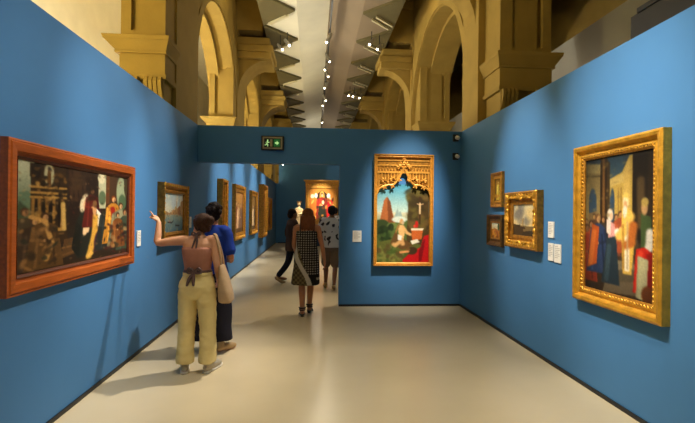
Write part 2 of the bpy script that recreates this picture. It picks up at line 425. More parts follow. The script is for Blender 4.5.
# warm aisle lamps behind the exhibition walls
def point(loc, w, col, r=.25, name='aisle_lamp'):
    l = bpy.data.lights.new(name, 'POINT'); l.energy = w; l.color = col; l.shadow_soft_size = r
    o = bpy.data.objects.new(name, l); C.objects.link(o); o.location = loc
YEL = (1, .82, .38)
point((-4.2, 3.2, 2.8), 450, YEL); point((-6.0, 10.0, 2.8), 900, (1, .95, .78)); point((-4.4, 15.4, 2.2), 260, YEL)
point((4.6, 10.4, 2.6), 5, YEL); point((4.6, 15.6, 2.6), 8, YEL); point((4.55, 7.9, 3.3), 30, (1, .90, .72)); point((4.2, 3.0, 2.6), 3, YEL)  # the one beside the grey side wall is added only to brighten it
for k in range(3):                                                   # unseen fill lamps added above the saw-tooth panels to light the beams
    for x in (-1.6, 2.25): point((x, 10.2+5.3*k, 6.8), 9, YEL, .2, 'beam_fill')
for yy, pw in ((9.6, 50), (13., 48), (15.8, 28), (24.4, 46), (27.5, 46)): point((CX, yy, 4.9), pw, (1, .92, .74), .15, 'nave_fill')  # free-hanging fill lights added to wash the nave stone and ceiling
w = bpy.data.worlds.new('world'); SC.world = w; w.use_nodes = True
w.node_tree.nodes['Background'].inputs['Color'].default_value = (.02, .018, .014, 1)

# ------------------------------------------------------------------ pictures
class Pic:
    """pigment laid down stroke by stroke on a fine grid; u to the right, v downwards, 0..1"""
    def __init__(s, nu, nv, base):
        s.nu, s.nv = nu, nv
        s.U, s.V = np.meshgrid(np.linspace(0, 1, nu), np.linspace(0, 1, nv))
        s.I = np.ones((nv, nu, 3))*np.array(base, float); s.asp = nu/nv
    def seen(s, f, asp):
        s.U = f(s.U); s.asp = asp; return s
    def put(s, m, c, o=1.):
        m = (np.clip(m, 0, 1)*o)[..., None]; s.I = s.I*(1-m)+np.array(c, float)*m
    def grad(s, c0, c1, v0=0, v1=1, u0=0, u1=1):
        t = np.clip((s.V-v0)/(v1-v0), 0, 1)[..., None]
        g = np.array(c0, float)*(1-t)+np.array(c1, float)*t
        m = ((s.V >= v0) & (s.V <= v1) & (s.U >= u0) & (s.U <= u1))[..., None]
        s.I = np.where(m, g, s.I)
    def e(s, cx, cy, rx, ry, c, ang=0, soft=.25, o=1.):
        x = (s.U-cx)*s.asp; y = s.V-cy; a = math.radians(ang)
        X = x*math.cos(a)+y*math.sin(a); Y = -x*math.sin(a)+y*math.cos(a)
        d = np.sqrt((X/(rx*s.asp))**2+(Y/ry)**2); s.put((1+soft/2-d)/soft, c, o)
    def p(s, pts, c, o=1.):
        m = np.zeros_like(s.U, bool); n = len(pts)
        for i in range(n):
            (x0, y0), (x1, y1) = pts[i], pts[(i+1) % n]
            if y0 == y1: continue
            cnd = ((y0 > s.V) != (y1 > s.V)) & (s.U < (x1-x0)*(s.V-y0)/(y1-y0)+x0)
            m ^= cnd
        s.put(m.astype(float), c, o)
    def l(s, pts, w, c, o=1.):
        for (x0, y0), (x1, y1) in zip(pts, pts[1:]):
            ax, ay = (x1-x0)*s.asp, y1-y0; L2 = ax*ax+ay*ay+1e-9
            t = np.clip(((s.U-x0)*s.asp*ax+(s.V-y0)*ay)/L2, 0, 1)
            d = np.hypot((s.U-x0)*s.asp-t*ax, s.V-y0-t*ay); s.put((w-d)/(w*.6)+.3, c, o)
    def fig(s, x, y, h, robe, skin=(220, 170, 120), hair=(70, 45, 25), w=.25, hood=None, lean=0):
        """robed standing figure: head top at (x, y), height h"""
        q = h/s.asp
        s.p([(x-.05*q+lean*.1, y+.17*h), (x+.05*q+lean*.1, y+.17*h), (x+w*.55*q, y+.25*h), (x+w*.75*q-lean*.1, y+.6*h), (x+w*.9*q, y+h), (x-w*.9*q, y+h), (x-w*.7*q, y+.6*h), (x-w*.55*q, y+.25*h)], robe)
        dk = [c*.55 for c in robe]; lt = [min(255, c*1.3+12) for c in robe]
        s.l([(x+.1*q*w*3, y+.35*h), (x+.16*q*w*3, y+.95*h)], .018*h, dk, .7); s.l([(x-.1*q*w*3, y+.35*h), (x-.14*q*w*3, y+.95*h)], .02*h, lt, .7)
        s.l([(x-w*.5*q, y+.28*h), (x-w*.55*q, y+.48*h), (x-w*.05*q, y+.5*h)], .028*h, lt, .6); s.l([(x+w*.5*q, y+.28*h), (x+w*.6*q, y+.46*h), (x+w*.1*q, y+.5*h)], .026*h, dk, .6); s.e(x, y+.5*h, .02*q, .025*h, skin)
        if hood: s.e(x, y+.085*h, .075*q, .095*h, hood)
        else: s.e(x, y+.075*h, .052*q, .072*h, hair)
        s.e(x+.008*q, y+.095*h, .036*q, .054*h, skin); s.e(x+.022*q, y+.1*h, .016*q, .04*h, [c*.7 for c in skin], 0, .6, .7)
    def dabs(s, n, u, v, r, cols, seed=1, ang=None, o=.8):
        rg = random.Random(seed)
        for _ in range(n):
            s.e(rg.uniform(*u), rg.uniform(*v), rg.uniform(*r)/s.asp, rg.uniform(*r)*1.4, rg.choice(cols), rg.uniform(-60, 60) if ang is None else ang, .8, o)
    def noise(s, amp, seed=0):
        rg = np.random.default_rng(seed)
        n = rg.normal(0, .6, s.U.shape); n = (n+np.roll(n, 1, 0)+np.roll(n, 1, 1)+np.roll(n, (1, 1), (0, 1)))/2
        s.I = s.I*(1+amp*n[..., None])
    def melt(s, n=1):
        for _ in range(n):
            P = np.pad(s.I, ((1, 1), (1, 1), (0, 0)), 'edge')
            s.I = (P[1:-1, 1:-1]*2+P[:-2, 1:-1]+P[2:, 1:-1]+P[1:-1, :-2]+P[1:-1, 2:])/6
    def tone(s, cx, cy, rx, ry, lo):
        d = np.clip(np.sqrt(((s.U-cx)/rx)**2+((s.V-cy)/ry)**2), 0, 1)[..., None]; s.I = s.I*(1-(1-lo)*d*d)
    def obj(s, w, h, parent, y=0, name='canvas', z=0, x=0):
        me = bpy.data.meshes.new(name)
        vs = [(x-w/2+w*u, y, z+h/2-h*v) for u, v in zip(s.U.ravel(), s.V.ravel())]
        nu, nv = s.nu, s.nv; nf = len(vs)
        fs = [(j*nu+i, (j+1)*nu+i, (j+1)*nu+i+1, j*nu+i+1) for j in range(nv-1) for i in range(nu-1)]
        # stretcher behind, so the canvas has a thickness
        b = [(x-w/2, y+.02, z+h/2), (x+w/2, y+.02, z+h/2), (x+w/2, y+.02, z-h/2), (x-w/2, y+.02, z-h/2)]
        cs = [0, nu-1, nu*nv-1, nu*(nv-1)]
        fs += [(nf, nf+1, nf+2, nf+3)]
        vs += b
        top = list(range(0, nu)); bot = list(range(nu*(nv-1), nu*nv)); lef = list(range(0, nu*nv, nu)); rig = list(range(nu-1, nu*nv, nu))
        fs += [tuple(top+[nf+1, nf]), tuple([nf+3, nf+2]+bot[::-1]), tuple(lef[::-1]+[nf, nf+3]), tuple(rig+[nf+2, nf+1])]
        me.from_pydata(vs, [], fs)
        ca = me.color_attributes.new('pigment', 'FLOAT_COLOR', 'POINT')
        I = np.clip(s.I, 0, 255)/255; L = np.where(I <= .04045, I/12.92, ((I+.055)/1.055)**2.4).reshape(-1, 3)
        A = np.ones((len(vs), 4)); A[:nf, :3] = L; A[nf:, :3] = .03
        ca.data.foreach_set('color', A.ravel())
        me.materials.append(M['picture'])
        o = bpy.data.objects.new(name, me); C.objects.link(o); o.parent = parent
        return o

def sweep_frame(bm, w, h, prof, seg=1):
    """mitred moulding round an opening w x h; prof = closed [(outward, toward viewer)]"""
    loops = []
    for sx, sz in ((-1, -1), (1, -1), (1, 1), (-1, 1)):
        loops.append([bm.verts.new((sx*(w/2+o), -d, sz*(h/2+o))) for o, d in prof])
    n = len(prof)
    for k in range(4):
        A, B = loops[k], loops[(k+1) % 4]
        for i in range(n): bm.faces.new((A[i], B[i], B[(i+1) % n], A[(i+1) % n]))
    return bm
def beads(bm, w, h, off, d, step, r):
    for side in range(4):
        L = (w if side % 2 == 0 else h)+2*off; n = max(2, int(L/step))
        for i in range(n):
            t = -L/2+L*(i+.5)/n
            if side == 0: c = (t, -d, h/2+off)
            elif side == 2: c = (t, -d, -h/2-off)
            elif side == 1: c = (w/2+off, -d, t)
            else: c = (-w/2-off, -d, t)
            bmesh.ops.create_icosphere(bm, subdivisions=1, radius=1, matrix=Matrix.Translation(c) @ Matrix.Rotation(.6, 4, 'Y') @ Matrix.Diagonal((r*1.5, r*.8, r*.8, 1)))
    return bm
def leafy(bm, w, h, off, d, n, r, seed=1):
    """carved leaf scrolls on a moulding, thickest at the corners and centres"""
    rg = random.Random(seed)
    for side in range(4):
        L = (w if side % 2 == 0 else h)+2*off
        for i in range(n+1):
            t = -L/2+L*i/n; big = 1.5 if i in (0, n, n//2) else 1.
            for q in (-1, 1):
                rr_ = r*big*rg.uniform(.7, 1.1)
                o2 = off+q*r*.6
                c = {0: (t, -d, h/2+o2), 2: (t, -d, -h/2-o2), 1: (w/2+o2, -d, t), 3: (-w/2-o2, -d, t)}[side]
                bmesh.ops.create_icosphere(bm, subdivisions=1, radius=1, matrix=Matrix.Translation(c) @ Matrix.Rotation(rg.uniform(-1, 1)+side*PI/2, 4, 'Y') @ Matrix.Diagonal((rr_*1.5, rr_*.6, rr_*.6, 1)))
    return bm
def hang(wall, a, z, label, group=None, name='painting', cat='painting'):
    """root on the wall's surface; picture plane is local x-z, local -y looks into the room"""
    if wall == 'L': return thing(name, label, cat, (XL, a, z), PI/2, group)
    if wall == 'R': return thing(name, label, cat, (XR, a, z), -PI/2, group)
    if wall == 'P': return thing(name, label, cat, (a, YP, z), 0, group)
    return thing(name, label, cat, (a, YF, z), 0, group)

# --- large wide painting on the left wall
def pic_adoration():
    q = Pic(300, 158, (40, 30, 20)).seen(lambda u: (300-818.4/(2.73+1.72*u))/116, .98)
    q.grad((190, 186, 150), (96, 110, 84), 0, .42, 0, .12); q.grad((84, 92, 60), (36, 34, 22), .42, 1, 0, .14)
    q.e(.06, .36, .05, .08, (92, 112, 84)); q.e(.03, .45, .05, .06, (60, 74, 48))
    # carved ruin
    q.p([(.09, .04), (.34, .02), (.36, .95), (.1, .95)], (52, 36, 18))
    q.e(.215, .12, .035, .1, (176, 170, 130)); q.e(.13, .1, .03, .07, (28, 20, 12)); q.e(.215, .16, .014, .1, (96, 62, 24))
    for v in (.24, .29, .33): q.l([(.1, v), (.34, v-.005)], .012, (164, 122, 56))
    for u in (.11, .15, .2, .25, .31): q.l([(u, .34), (u, .62)], .012, (140, 100, 44)); 
    for u in (.13, .18, .23, .29): q.e(u, .48, .012, .12, (22, 16, 10))
    q.l([(.15, .62), (.33, .62)], .018, (176, 132, 62)); q.l([(.17, .66), (.32, .66)], .01, (110, 80, 36))
    q.dabs(60, (.11, .34), (.05, .62), (.006, .018), [(188, 142, 68), (128, 90, 40), (30, 22, 12), (90, 62, 28)], 5)
    q.l([(.23, .66), (.25, .97)], .02, (150, 104, 48)); q.l([(.32, .38), (.33, .62)], .018, (200, 160, 84))
    # curtain and dark hall
    q.p([(.35, 0), (.62, 0), (.6, .5), (.37, .6)], (36, 24, 16))
    for u in (.37, .41, .45, .49): q.l([(u, 0), (u+.02, .34)], .014, (70, 46, 28), .7)
    q.e(.44, .13, .06, .14, (64, 44, 26), 20, .5)
    # sky openings and wall pieces to the right
    q.p([(.64, .02), (.72, .02), (.72, .42), (.64, .42)], (178, 176, 140)); q.e(.68, .3, .04, .08, (86, 104, 74)); q.e(.67, .08, .04, .06, (210, 200, 160))
    q.p([(.72, 0), (.76, 0), (.76, .6), (.72, .6)], (96, 58, 30)); q.p([(.76, 0), (.86, 0), (.86, .4), (.76, .4)], (70, 48, 30))
    q.e(.905, .22, .06, .2, (150, 160, 124)); q.e(.92, .34, .05, .1, (74, 96, 66)); q.e(.97, .12, .03, .14, (62, 54, 34))
    # ground
    q.p([(.1, .78), (.6, .7), (1, .8), (1, 1), (0, 1), (0, .85)], (44, 32, 20)); q.p([(.33, .72), (.47, .7), (.46, .86), (.31, .9)], (86, 58, 30)); q.l([(.32, .8), (.47, .78)], .01, (120, 84, 44)); q.l([(.31, .87), (.47, .84)], .01, (110, 76, 40))
    # soldiers lower left
    q.fig(.06, .42, .5, (66, 54, 34), (150, 104, 62)); q.fig(.12, .5, .46, (58, 42, 28), (190, 140, 84), w=.35); q.fig(.19, .46, .5, (90, 62, 30), (184, 134, 84), w=.3)
    q.l([(.1, .5), (.19, .54), (.24, .74), (.2, .88)], .02, (190, 140, 72)); q.dabs(26, (.03, .27), (.6, .95), (.01, .03), [(150, 106, 56), (50, 36, 22), (112, 80, 44), (34, 40, 30)], 8)
    # mother in dark green with child
    q.p([(.5, .38), (.56, .46), (.58, .7), (.57, .9), (.44, .93), (.39, .8), (.43, .55)], (30, 34, 26)); q.p([(.43, .56), (.39, .82), (.46, .92), (.47, .6)], (20, 24, 18))
    q.e(.5, .36, .036, .1, (226, 206, 166), 12); q.e(.512, .385, .02, .06, (226, 176, 130)); q.e(.56, .46, .014, .1, (120, 30, 20))
    q.e(.535, .5, .02, .05, (240, 200, 150)); q.e(.525, .57, .03, .06, (240, 204, 156), 30); q.l([(.51, .6), (.505, .68)], .02, (236, 196, 146)); q.l([(.54, .6), (.53, .66)], .018, (230, 190, 140))
    q.fig(.575, .2, .42, (86, 26, 18), (176, 118, 72))
    # kneeling king with gold-edged mantle
    q.p([(.6, .42), (.66, .42), (.7, .62), (.71, .86), (.6, .9), (.56, .82)], (70, 40, 44)); q.p([(.62, .42), (.69, .5), (.71, .62), (.66, .68), (.62, .56)], (232, 224, 204))
    q.l([(.61, .5), (.605, .66), (.575, .82), (.545, .93)], .03, (214, 160, 60)); q.l([(.545, .92), (.57, .9)], .025, (226, 176, 80)); q.e(.6, .42, .02, .075, (206, 150, 96)); q.e(.602, .37, .022, .04, (120, 84, 48))
    q.e(.64, .76, .04, .1, (60, 34, 46), 10, .4)
    # standing kings and train
    q.fig(.745, .36, .52, (34, 38, 34), (110, 70, 44), w=.3); q.l([(.745, .56), (.74, .72)], .02, (216, 196, 150)); q.l([(.75, .72), (.76, .84)], .018, (150, 32, 24))
    q.fig(.81, .26, .56, (190, 126, 40), (214, 160, 104), (120, 60, 24)); q.l([(.8, .42), (.83, .6)], .03, (150, 36, 22)); q.l([(.825, .58), (.82, .8)], .022, (130, 40, 26))
    q.fig(.9, .34, .54, (116, 112, 82), (196, 150, 104), w=.34); q.e(.9, .5, .035, .08, (150, 146, 110), 0, .5); q.fig(.955, .42, .5, (60, 70, 52), (176, 126, 80)); q.fig(.865, .46, .42, (120, 70, 30), (200, 150, 96))
    q.dabs(36, (.7, .98), (.6, .95), (.008, .025), [(70, 30, 24), (54, 50, 34), (120, 84, 50), (30, 24, 18), (160, 124, 76)], 11)
    q.dabs(150, (.02, .98), (.05, .98), (.004, .013), [(150, 106, 56), (40, 28, 18), (96, 66, 36), (60, 62, 42), (116, 40, 26), (190, 150, 96), (30, 24, 18)], 21, None, .4)
    q.dabs(40, (.36, .62), (.02, .34), (.01, .03), [(52, 36, 22), (30, 20, 14), (66, 44, 26)], 22, 75, .5)
    q.melt(1); q.noise(.05, 1); return q
zc, hh = 1.525, .995
yA, yB = 2.84, 4.75
t = hang('L', (yA+yB)/2, zc, 'large wide crowded biblical painting in a plain reddish wooden frame, left wall', name='painting')
fwid = .10
w_, h_ = (yB-yA)-2*fwid, hh-2*fwid
obj('frame', sweep_frame(nb(), w_, h_, [(-.004, .01), (-.004, .03), (.018, .036), (.026, .055), (.075, .06), (.082, .05), (.09, .052), (fwid, .05), (fwid, .0), (-.004, .0)]), M['wood'], t)
lab(obj('inner_moulding', sweep_frame(nb(), w_-.02, h_-.02, [(-.016, .022), (-.012, .03), (.004, .04), (.006, .01), (-.016, .01)]), M['wooddark'], t), 'dark inner moulding')
pic_adoration().obj(w_, h_, t, -.022)

# --- canal view
def pic_canal():
    q = Pic(100, 76, (190, 196, 190))
    q.grad((176, 200, 206), (226, 216, 184), 0, .5); q.dabs(14, (0, 1), (.05, .4), (.05, .12), [(214, 214, 200), (190, 204, 206), (226, 216, 190)], 2)
    q.grad((150, 160, 140), (70, 104, 120), .52, 1)
    q.p([(0, .5), (.12, .46), (.25, .5), (.4, .48), (.55, .42), (1, .3), (1, .56), (0, .56)], (176, 134, 84)); q.p([(.4, .45), (.5, .4), (.5, .56), (.4, .56)], (196, 150, 96))
    q.p([(.72, .36), (.84, .3), (.84, .58), (.72, .58)], (160, 106, 62)); q.p([(.86, .22), (1, .16), (1, .62), (.86, .6)], (190, 146, 92)); q.e(.6, .4, .06, .06, (200, 170, 110)); q.l([(.64, .2), (.64, .45)], .012, (176, 124, 76))
    q.dabs(40, (.1, 1), (.44, .6), (.01, .02), [(120, 80, 52), (214, 180, 120), (90, 80, 60)], 3); q.dabs(30, (0, 1), (.62, 1), (.015, .05), [(60, 96, 116), (96, 128, 130), (150, 150, 120), (40, 66, 80)], 4, 0)
    q.l([(.2, .74), (.4, .76), (.45, .73)], .02, (40, 30, 26)); q.l([(.6, .84), (.8, .85)], .02, (36, 28, 24)); q.fig(.3, .66, .1, (150, 60, 40))
    q.noise(.05, 2); return q
t = hang('L', 6.08, 1.55, 'canal view with pale sky in a gilt frame, behind the pointing hand', 'gilt-framed paintings along the left wall')
w_, h_ = 1.06-.25, .745-.23
obj('frame', sweep_frame(nb(), w_, h_, [(-.004, .02), (-.004, .05), (.03, .06), (.05, .04), (.09, .085), (.12, .09), (.125, .0), (-.004, .0)]), M['gold2'], t)
blob('carving', sweep_frame(leafy(nb(), w_, h_, .1, .085, 12, .016, 3), w_, h_, [(.085, .06), (.085, .082), (.115, .082), (.115, .06)]), M['gold'], t, .007, 1)
pic_canal().obj(w_, h_, t, -.035)

# --- five gilt paintings along the wall beyond the lintel
def pic_saints(seed, bg, robes, asp=.7):
    q = Pic(40, 60, bg); rg = random.Random(seed)
    q.grad([c*1.2 for c in bg], [c*.6 for c in bg], 0, 1); q.e(.5, .2, .4, .25, (190, 140, 50), 0, 1., .5)
    for i, rb in enumerate(robes): q.fig(.5+(i-(len(robes)-1)/2)*.26, .2+rg.uniform(0, .12), .72, rb, (220, 170, 120), w=.3)
    q.p([(0, .9), (1, .88), (1, 1), (0, 1)], (84, 60, 34)); q.noise(.06, seed); return q
for (a0, a1, z0, z1, fwd, dep, lb, bg, robes) in (
    (8.86, 9.42, 1.10, 2.22, .10, .12, 'first gilt-framed panel on the left wall past the lintel, with richly carved gold border', (110, 76, 36), [(150, 110, 60), (170, 120, 50)]),
    (10.45, 12.0, .88, 2.22, .16, .09, 'broad gilt-framed brown picture of standing figures, second past the lintel', (120, 80, 50), [(120, 60, 40), (190, 150, 110), (110, 80, 60)]),
    (13.15, 14.55, .88, 2.2, .14, .09, 'dark gilt-framed portrait of a pale figure, third on the wall past the lintel', (46, 34, 26), [(190, 160, 120)]),
    (15.4, 16.75, .67, 2.52, .30, .18, 'tallest gilt panel with thick gold frame, fourth on the wall past the lintel', (170, 116, 44), [(150, 90, 40), (110, 60, 40)]),
    (17.6, 19.2, .81, 2.14, .22, .11, 'farthest small gilt-framed picture on the left wall beyond the tall gold panel', (130, 80, 40), [(150, 60, 30)])):
    t = hang('L', (a0+a1)/2, (z0+z1)/2, lb, 'gilt-framed paintings along the left wall')
    w_, h_ = a1-a0-2*fwd, z1-z0-2*fwd
    obj('frame', sweep_frame(nb(), w_, h_, [(-.005, .015), (-.005, dep*.5), (fwd*.3, dep*.6), (fwd*.45, dep*.5), (fwd*.8, dep), (fwd, dep*.95), (fwd, 0), (-.005, 0)]), M['gold2'], t)
    blob('carving', sweep_frame(leafy(nb(), w_, h_, fwd*.72, dep*.85, 14, .022, int(a0)), w_, h_, [(fwd*.72-.02, dep*.6), (fwd*.72-.02, dep*.84), (fwd*.72+.02, dep*.84), (fwd*.72+.02, dep*.6)]), M['gold'], t, .012, 1)
    pic_saints(int(a0*7), bg, robes).obj(w_, h_, t, -.025)

# --- big gilt painting on the right wall
def pic_temple():
    q = Pic(150, 196, (50, 40, 28)).seen(lambda u: (1069/(3.99-1.077*u)-268)/99, .52)
    q.p([(0, .0), (.75, 0), (.75, .5), (0, .5)], (44, 62, 74)); q.grad((38, 66, 84), (80, 96, 96), 0, .3, .2, .6)
    # left arcade building
    q.p([(0, .03), (.25, .05), (.25, .6), (0, .6)], (146, 124, 74)); q.p([(0, .03), (.25, .05), (.25, .12), (0, .1)], (176, 156, 98)); q.l([(0, .13), (.25, .14)], .008, (96, 80, 46))
    q.e(.125, .33, .065, .1, (52, 74, 92)); q.p([(.06, .33), (.19, .33), (.19, .5), (.06, .5)], (52, 74, 92)); q.p([(.06, .42), (.19, .4), (.19, .55), (.06, .55)], (130, 104, 66))
    # middle building with wedge top and arch
    q.p([(.4, .17), (.58, .13), (.68, .02), (.74, .02), (.74, .6), (.4, .6)], (190, 156, 70)); q.p([(.4, .17), (.6, .14), (.6, .2), (.4, .23)], (206, 176, 96)); q.p([(.6, .12), (.68, .03), (.7, .6), (.6, .6)], (206, 170, 84)); q.e(.44, .34, .035, .1, (48, 70, 90)); q.p([(.405, .34), (.475, .34), (.475, .55), (.405, .55)], (48, 68, 84))
    for u in (.53, .57): q.l([(u, .24), (u, .55)], .006, (150, 116, 50))
    # columns
    q.p([(.25, .0), (.36, .0), (.37, .6), (.25, .6)], (44, 30, 18)); q.l([(.3, 0), (.31, .6)], .012, (120, 82, 36)); q.p([(.36, .03), (.4, .05), (.4, .6), (.36, .6)], (64, 48, 26))
    q.p([(.72, 0), (1, 0), (1, .62), (.72, .62)], (30, 22, 14)); q.l([(.83, .2), (.84, .5)], .03, (96, 74, 42), .8); q.l([(.95, .0), (.96, .5)], .02, (52, 38, 22))
    # floor and steps
    q.p([(0, .72), (1, .68), (1, 1), (0, 1)], (58, 42, 26)); q.p([(.42, .76), (.74, .74), (.78, .8), (.4, .83)], (120, 106, 80)); q.p([(.38, .83), (.78, .8), (.82, .88), (.34, .92)], (88, 76, 56)); q.p([(.34, .92), (.8, .88), (.84, .97), (.3, 1)], (110, 94, 70))
    # heads behind
    for u, v, c in ((.02, .46, (130, 70, 40)), (.15, .42, (90, 60, 40)), (.3, .44, (60, 50, 40)), (.5, .42, (110, 60, 40)), (.56, .4, (150, 70, 40)), (.7, .45, (70, 60, 40))): q.fig(u, v, .3, c, (190, 136, 86))
    q.fig(.1, .47, .4, (176, 72, 24), (176, 122, 76), w=.36); q.fig(.03, .5, .44, (150, 52, 28), (150, 104, 66))
    q.fig(.22, .42, .45, (42, 58, 92), (196, 146, 96), (110, 70, 40)); q.p([(.12, .5), (.24, .52), (.2, .8), (.04, .84)], (190, 84, 30)); q.l([(.16, .56), (.1, .8)], .02, (226, 120, 50), .8)
    # woman with white veil, rose bodice, dark skirt
    q.p([(.38, .52), (.5, .54), (.52, .7), (.56, .93), (.28, .93), (.34, .7)], (34, 48, 56)); q.p([(.38, .46), (.48, .5), (.5, .58), (.38, .6)], (214, 150, 140)); q.e(.41, .43, .045, .045, (232, 216, 196)); q.e(.43, .44, .024, .028, (226, 180, 140)); q.p([(.36, .46), (.42, .48), (.42, .58), (.36, .56)], (228, 206, 190))
    q.l([(.4, .66), (.36, .9)], .02, (56, 76, 84), .8)
    q.e(.53, .56, .05, .035, (240, 230, 214), -20); q.e(.56, .535, .018, .02, (226, 176, 130))
    # high priest
    q.p([(.58, .38), (.72, .4), (.76, .6), (.72, .84), (.6, .84), (.58, .6)], (222, 176, 74)); q.p([(.62, .46), (.7, .46), (.69, .82), (.62, .82)], (240, 224, 190)); q.e(.635, .34, .04, .05, (240, 214, 160)); q.e(.63, .365, .026, .032, (206, 154, 100)); q.e(.625, .41, .03, .045, (226, 214, 190)); q.p([(.58, .3), (.64, .26), (.69, .32)], (226, 190, 90))
    q.l([(.7, .44), (.62, .54), (.55, .58)], .035, (226, 180, 82)); q.l([(.74, .5), (.71, .62), (.64, .64)], .032, (176, 96, 36)); q.l([(.66, .48), (.665, .8)], .008, (176, 150, 110), .7); q.l([(.6, .5), (.61, .8)], .01, (160, 116, 44), .7)
    # man in green with white sleeve, red drapery, pale slab
    q.p([(.84, .42), (.96, .44), (1, .66), (.84, .66)], (66, 84, 44)); q.e(.88, .38, .04, .05, (196, 150, 98)); q.e(.885, .345, .045, .03, (190, 160, 80)); q.l([(.95, .54), (.94, .64), (.88, .69)], .026, (232, 222, 204))
    q.p([(.78, .66), (.88, .64), (1, .68), (1, .97), (.74, .95)], (196, 34, 20)); q.l([(.84, .68), (.8, .94)], .02, (232, 70, 40), .8); q.l([(.96, .7), (.95, .96)], .03, (130, 20, 14), .8)
    q.p([(.8, .7), (.93, .72), (.92, 1), (.78, .98)], (196, 188, 140)); q.p([(.8, .7), (.82, .7), (.8, .98), (.78, .98)], (170, 160, 124))
    q.e(.93, .95, .08, .06, (120, 60, 24))
    q.dabs(50, (.02, .72), (.05, .45), (.005, .015), [(150, 124, 70), (190, 156, 80), (110, 90, 54)], 32, 80, .35)
    q.tone(.55, .55, .75, .7, .35); q.melt(2); q.noise(.05, 3); return q
ya, yb, za, zb = 3.985, 2.915, .80, 2.205
fwid = .125
t = hang('R', (ya+yb)/2, (za+zb)/2, 'large temple scene with robed figures in a deep gold frame, right wall')
w_, h_ = ya-yb-2*fwid, zb-za-2*fwid
obj('frame', sweep_frame(nb(), w_, h_, [(.03, .02), (.03, .05), (.042, .048), (.056, .04), (.074, .055), (.082, .074), (.106, .08), (.117, .072), (fwid, .066), (fwid, .0), (.03, .0)]), M['gold'], t)
obj('inner_slip', sweep_frame(nb(), w_, h_, [(-.004, .012), (-.004, .034), (.012, .042), (.03, .038), (.03, .012)]), M['gold2'], t)
lab(obj('beading', beads(nb(), w_, h_, .022, .042, .034, .0115), M['gold'], t), 'twisted rope beading')
pic_temple().obj(w_, h_, t, -.024)

# --- group of three on the right wall
def pic_sea():
    q = Pic(70, 60, (170, 150, 110)); q.grad((150, 150, 140), (226, 196, 130), 0, .68)
    q.dabs(26, (0, 1), (.02, .55), (.06, .15), [(206, 186, 140), (120, 116, 106), (226, 206, 156), (150, 138, 116)], 3, 15); q.e(.85, .3, .2, .2, (232, 200, 130), 0, .8, .8); q.e(.25, .3, .25, .16, (104, 100, 96), -20, .7, .8)
    q.p([(0, .64), (1, .7), (1, 1), (0, 1)], (120, 98, 60)); q.p([(0, .62), (.2, .66), (.5, .78), (.5, 1), (0, 1)], (70, 54, 34)); q.p([(.2, .66), (.34, .64), (.36, .72), (.22, .74)], (56, 42, 28)); q.l([(.5, .45), (.5, .74)], .014, (80, 60, 38)); q.l([(.4, .74), (.58, .75)], .03, (64, 46, 30)); q.p([(.42, .48), (.5, .44), (.5, .68), (.44, .7)], (170, 140, 90))
    q.p([(.5, .86), (1, .8), (1, 1), (.4, 1)], (60, 48, 32)); q.noise(.05, 4); return q
def pic_yellow():
    q = Pic(36, 56, (70, 48, 18)); q.e(.5, .35, .45, .35, (150, 110, 36), 0, 1.); q.fig(.55, .12, .8, (196, 170, 60), (226, 196, 120), w=.25); q.l([(.5, .3), (.35, .62)], .03, (220, 206, 110)); q.dabs(16, (.1, .9), (.7, 1), (.03, .08), [(176, 116, 30), (110, 70, 20), (206, 150, 50)], 4); q.noise(.07, 5); return q
def pic_small():
    q = Pic(48, 56, (170, 110, 50)); q.grad((214, 220, 206), (226, 206, 150), 0, .5); q.p([(0, .45), (.4, .38), (1, .5), (1, 1), (0, 1)], (176, 110, 40)); q.fig(.3, .32, .6, (206, 130, 40), w=.4); q.fig(.6, .45, .5, (150, 80, 30), w=.35); q.e(.8, .3, .12, .2, (60, 80, 50)); q.dabs(20, (0, 1), (.7, 1), (.03, .07), [(120, 70, 26), (206, 150, 66)], 6); q.noise(.06, 6); return q
def gilt(wall, a0, a1, z0, z1, fwd, dep, pic, lb, m1, m2, carv=None, grp=None):
    t = hang(wall, (a0+a1)/2, (z0+z1)/2, lb, grp)
    w_, h_ = abs(a1-a0)-2*fwd, z1-z0-2*fwd
    obj('frame', sweep_frame(nb(), w_, h_, [(-.004, .015), (-.004, dep*.45), (fwd*.15, dep*.5), (fwd*.35, dep*.42), (fwd*.75, dep*.9), (fwd*.9, dep), (fwd, dep*.85), (fwd, 0), (-.004, 0)]), m1, t)
    if carv: blob('carving', sweep_frame(leafy(nb(), w_, h_, fwd*.62, dep*.84, carv[0], carv[1], 9), w_, h_, [(fwd*.62-.03, dep*.5), (fwd*.62-.03, dep*.82), (fwd*.62+.03, dep*.82), (fwd*.62+.03, dep*.5)]), m2, t, .007, 1)
    else: obj('slip', sweep_frame(nb(), w_-.01, h_-.01, [(-.01, .02), (-.006, dep*.5), (.01, dep*.56), (.012, .02)]), m2, t)
    pic().obj(w_, h_, t, -dep*.33)
gilt('R', 6.01, 5.645, 1.67, 2.147, .075, .045, pic_yellow, 'small narrow upright picture with yellow figure, upper one left of the seascape', M['gold2'], M['gold'], None, 'three small gilt pictures on the right wall')
gilt('R', 6.115, 5.62, 1.14, 1.57, .10, .055, pic_small, 'small gilt picture with bright sky, lower left of the seascape', M['golddark'], M['gold2'], None, 'three small gilt pictures on the right wall')
gilt('R', 5.46, 4.645, 1.172, 1.85, .15, .088, pic_sea, 'cloudy golden seascape in a heavy carved gilt frame, right wall', M['gold2'], M['gold'], (10, .028), 'three small gilt pictures on the right wall')

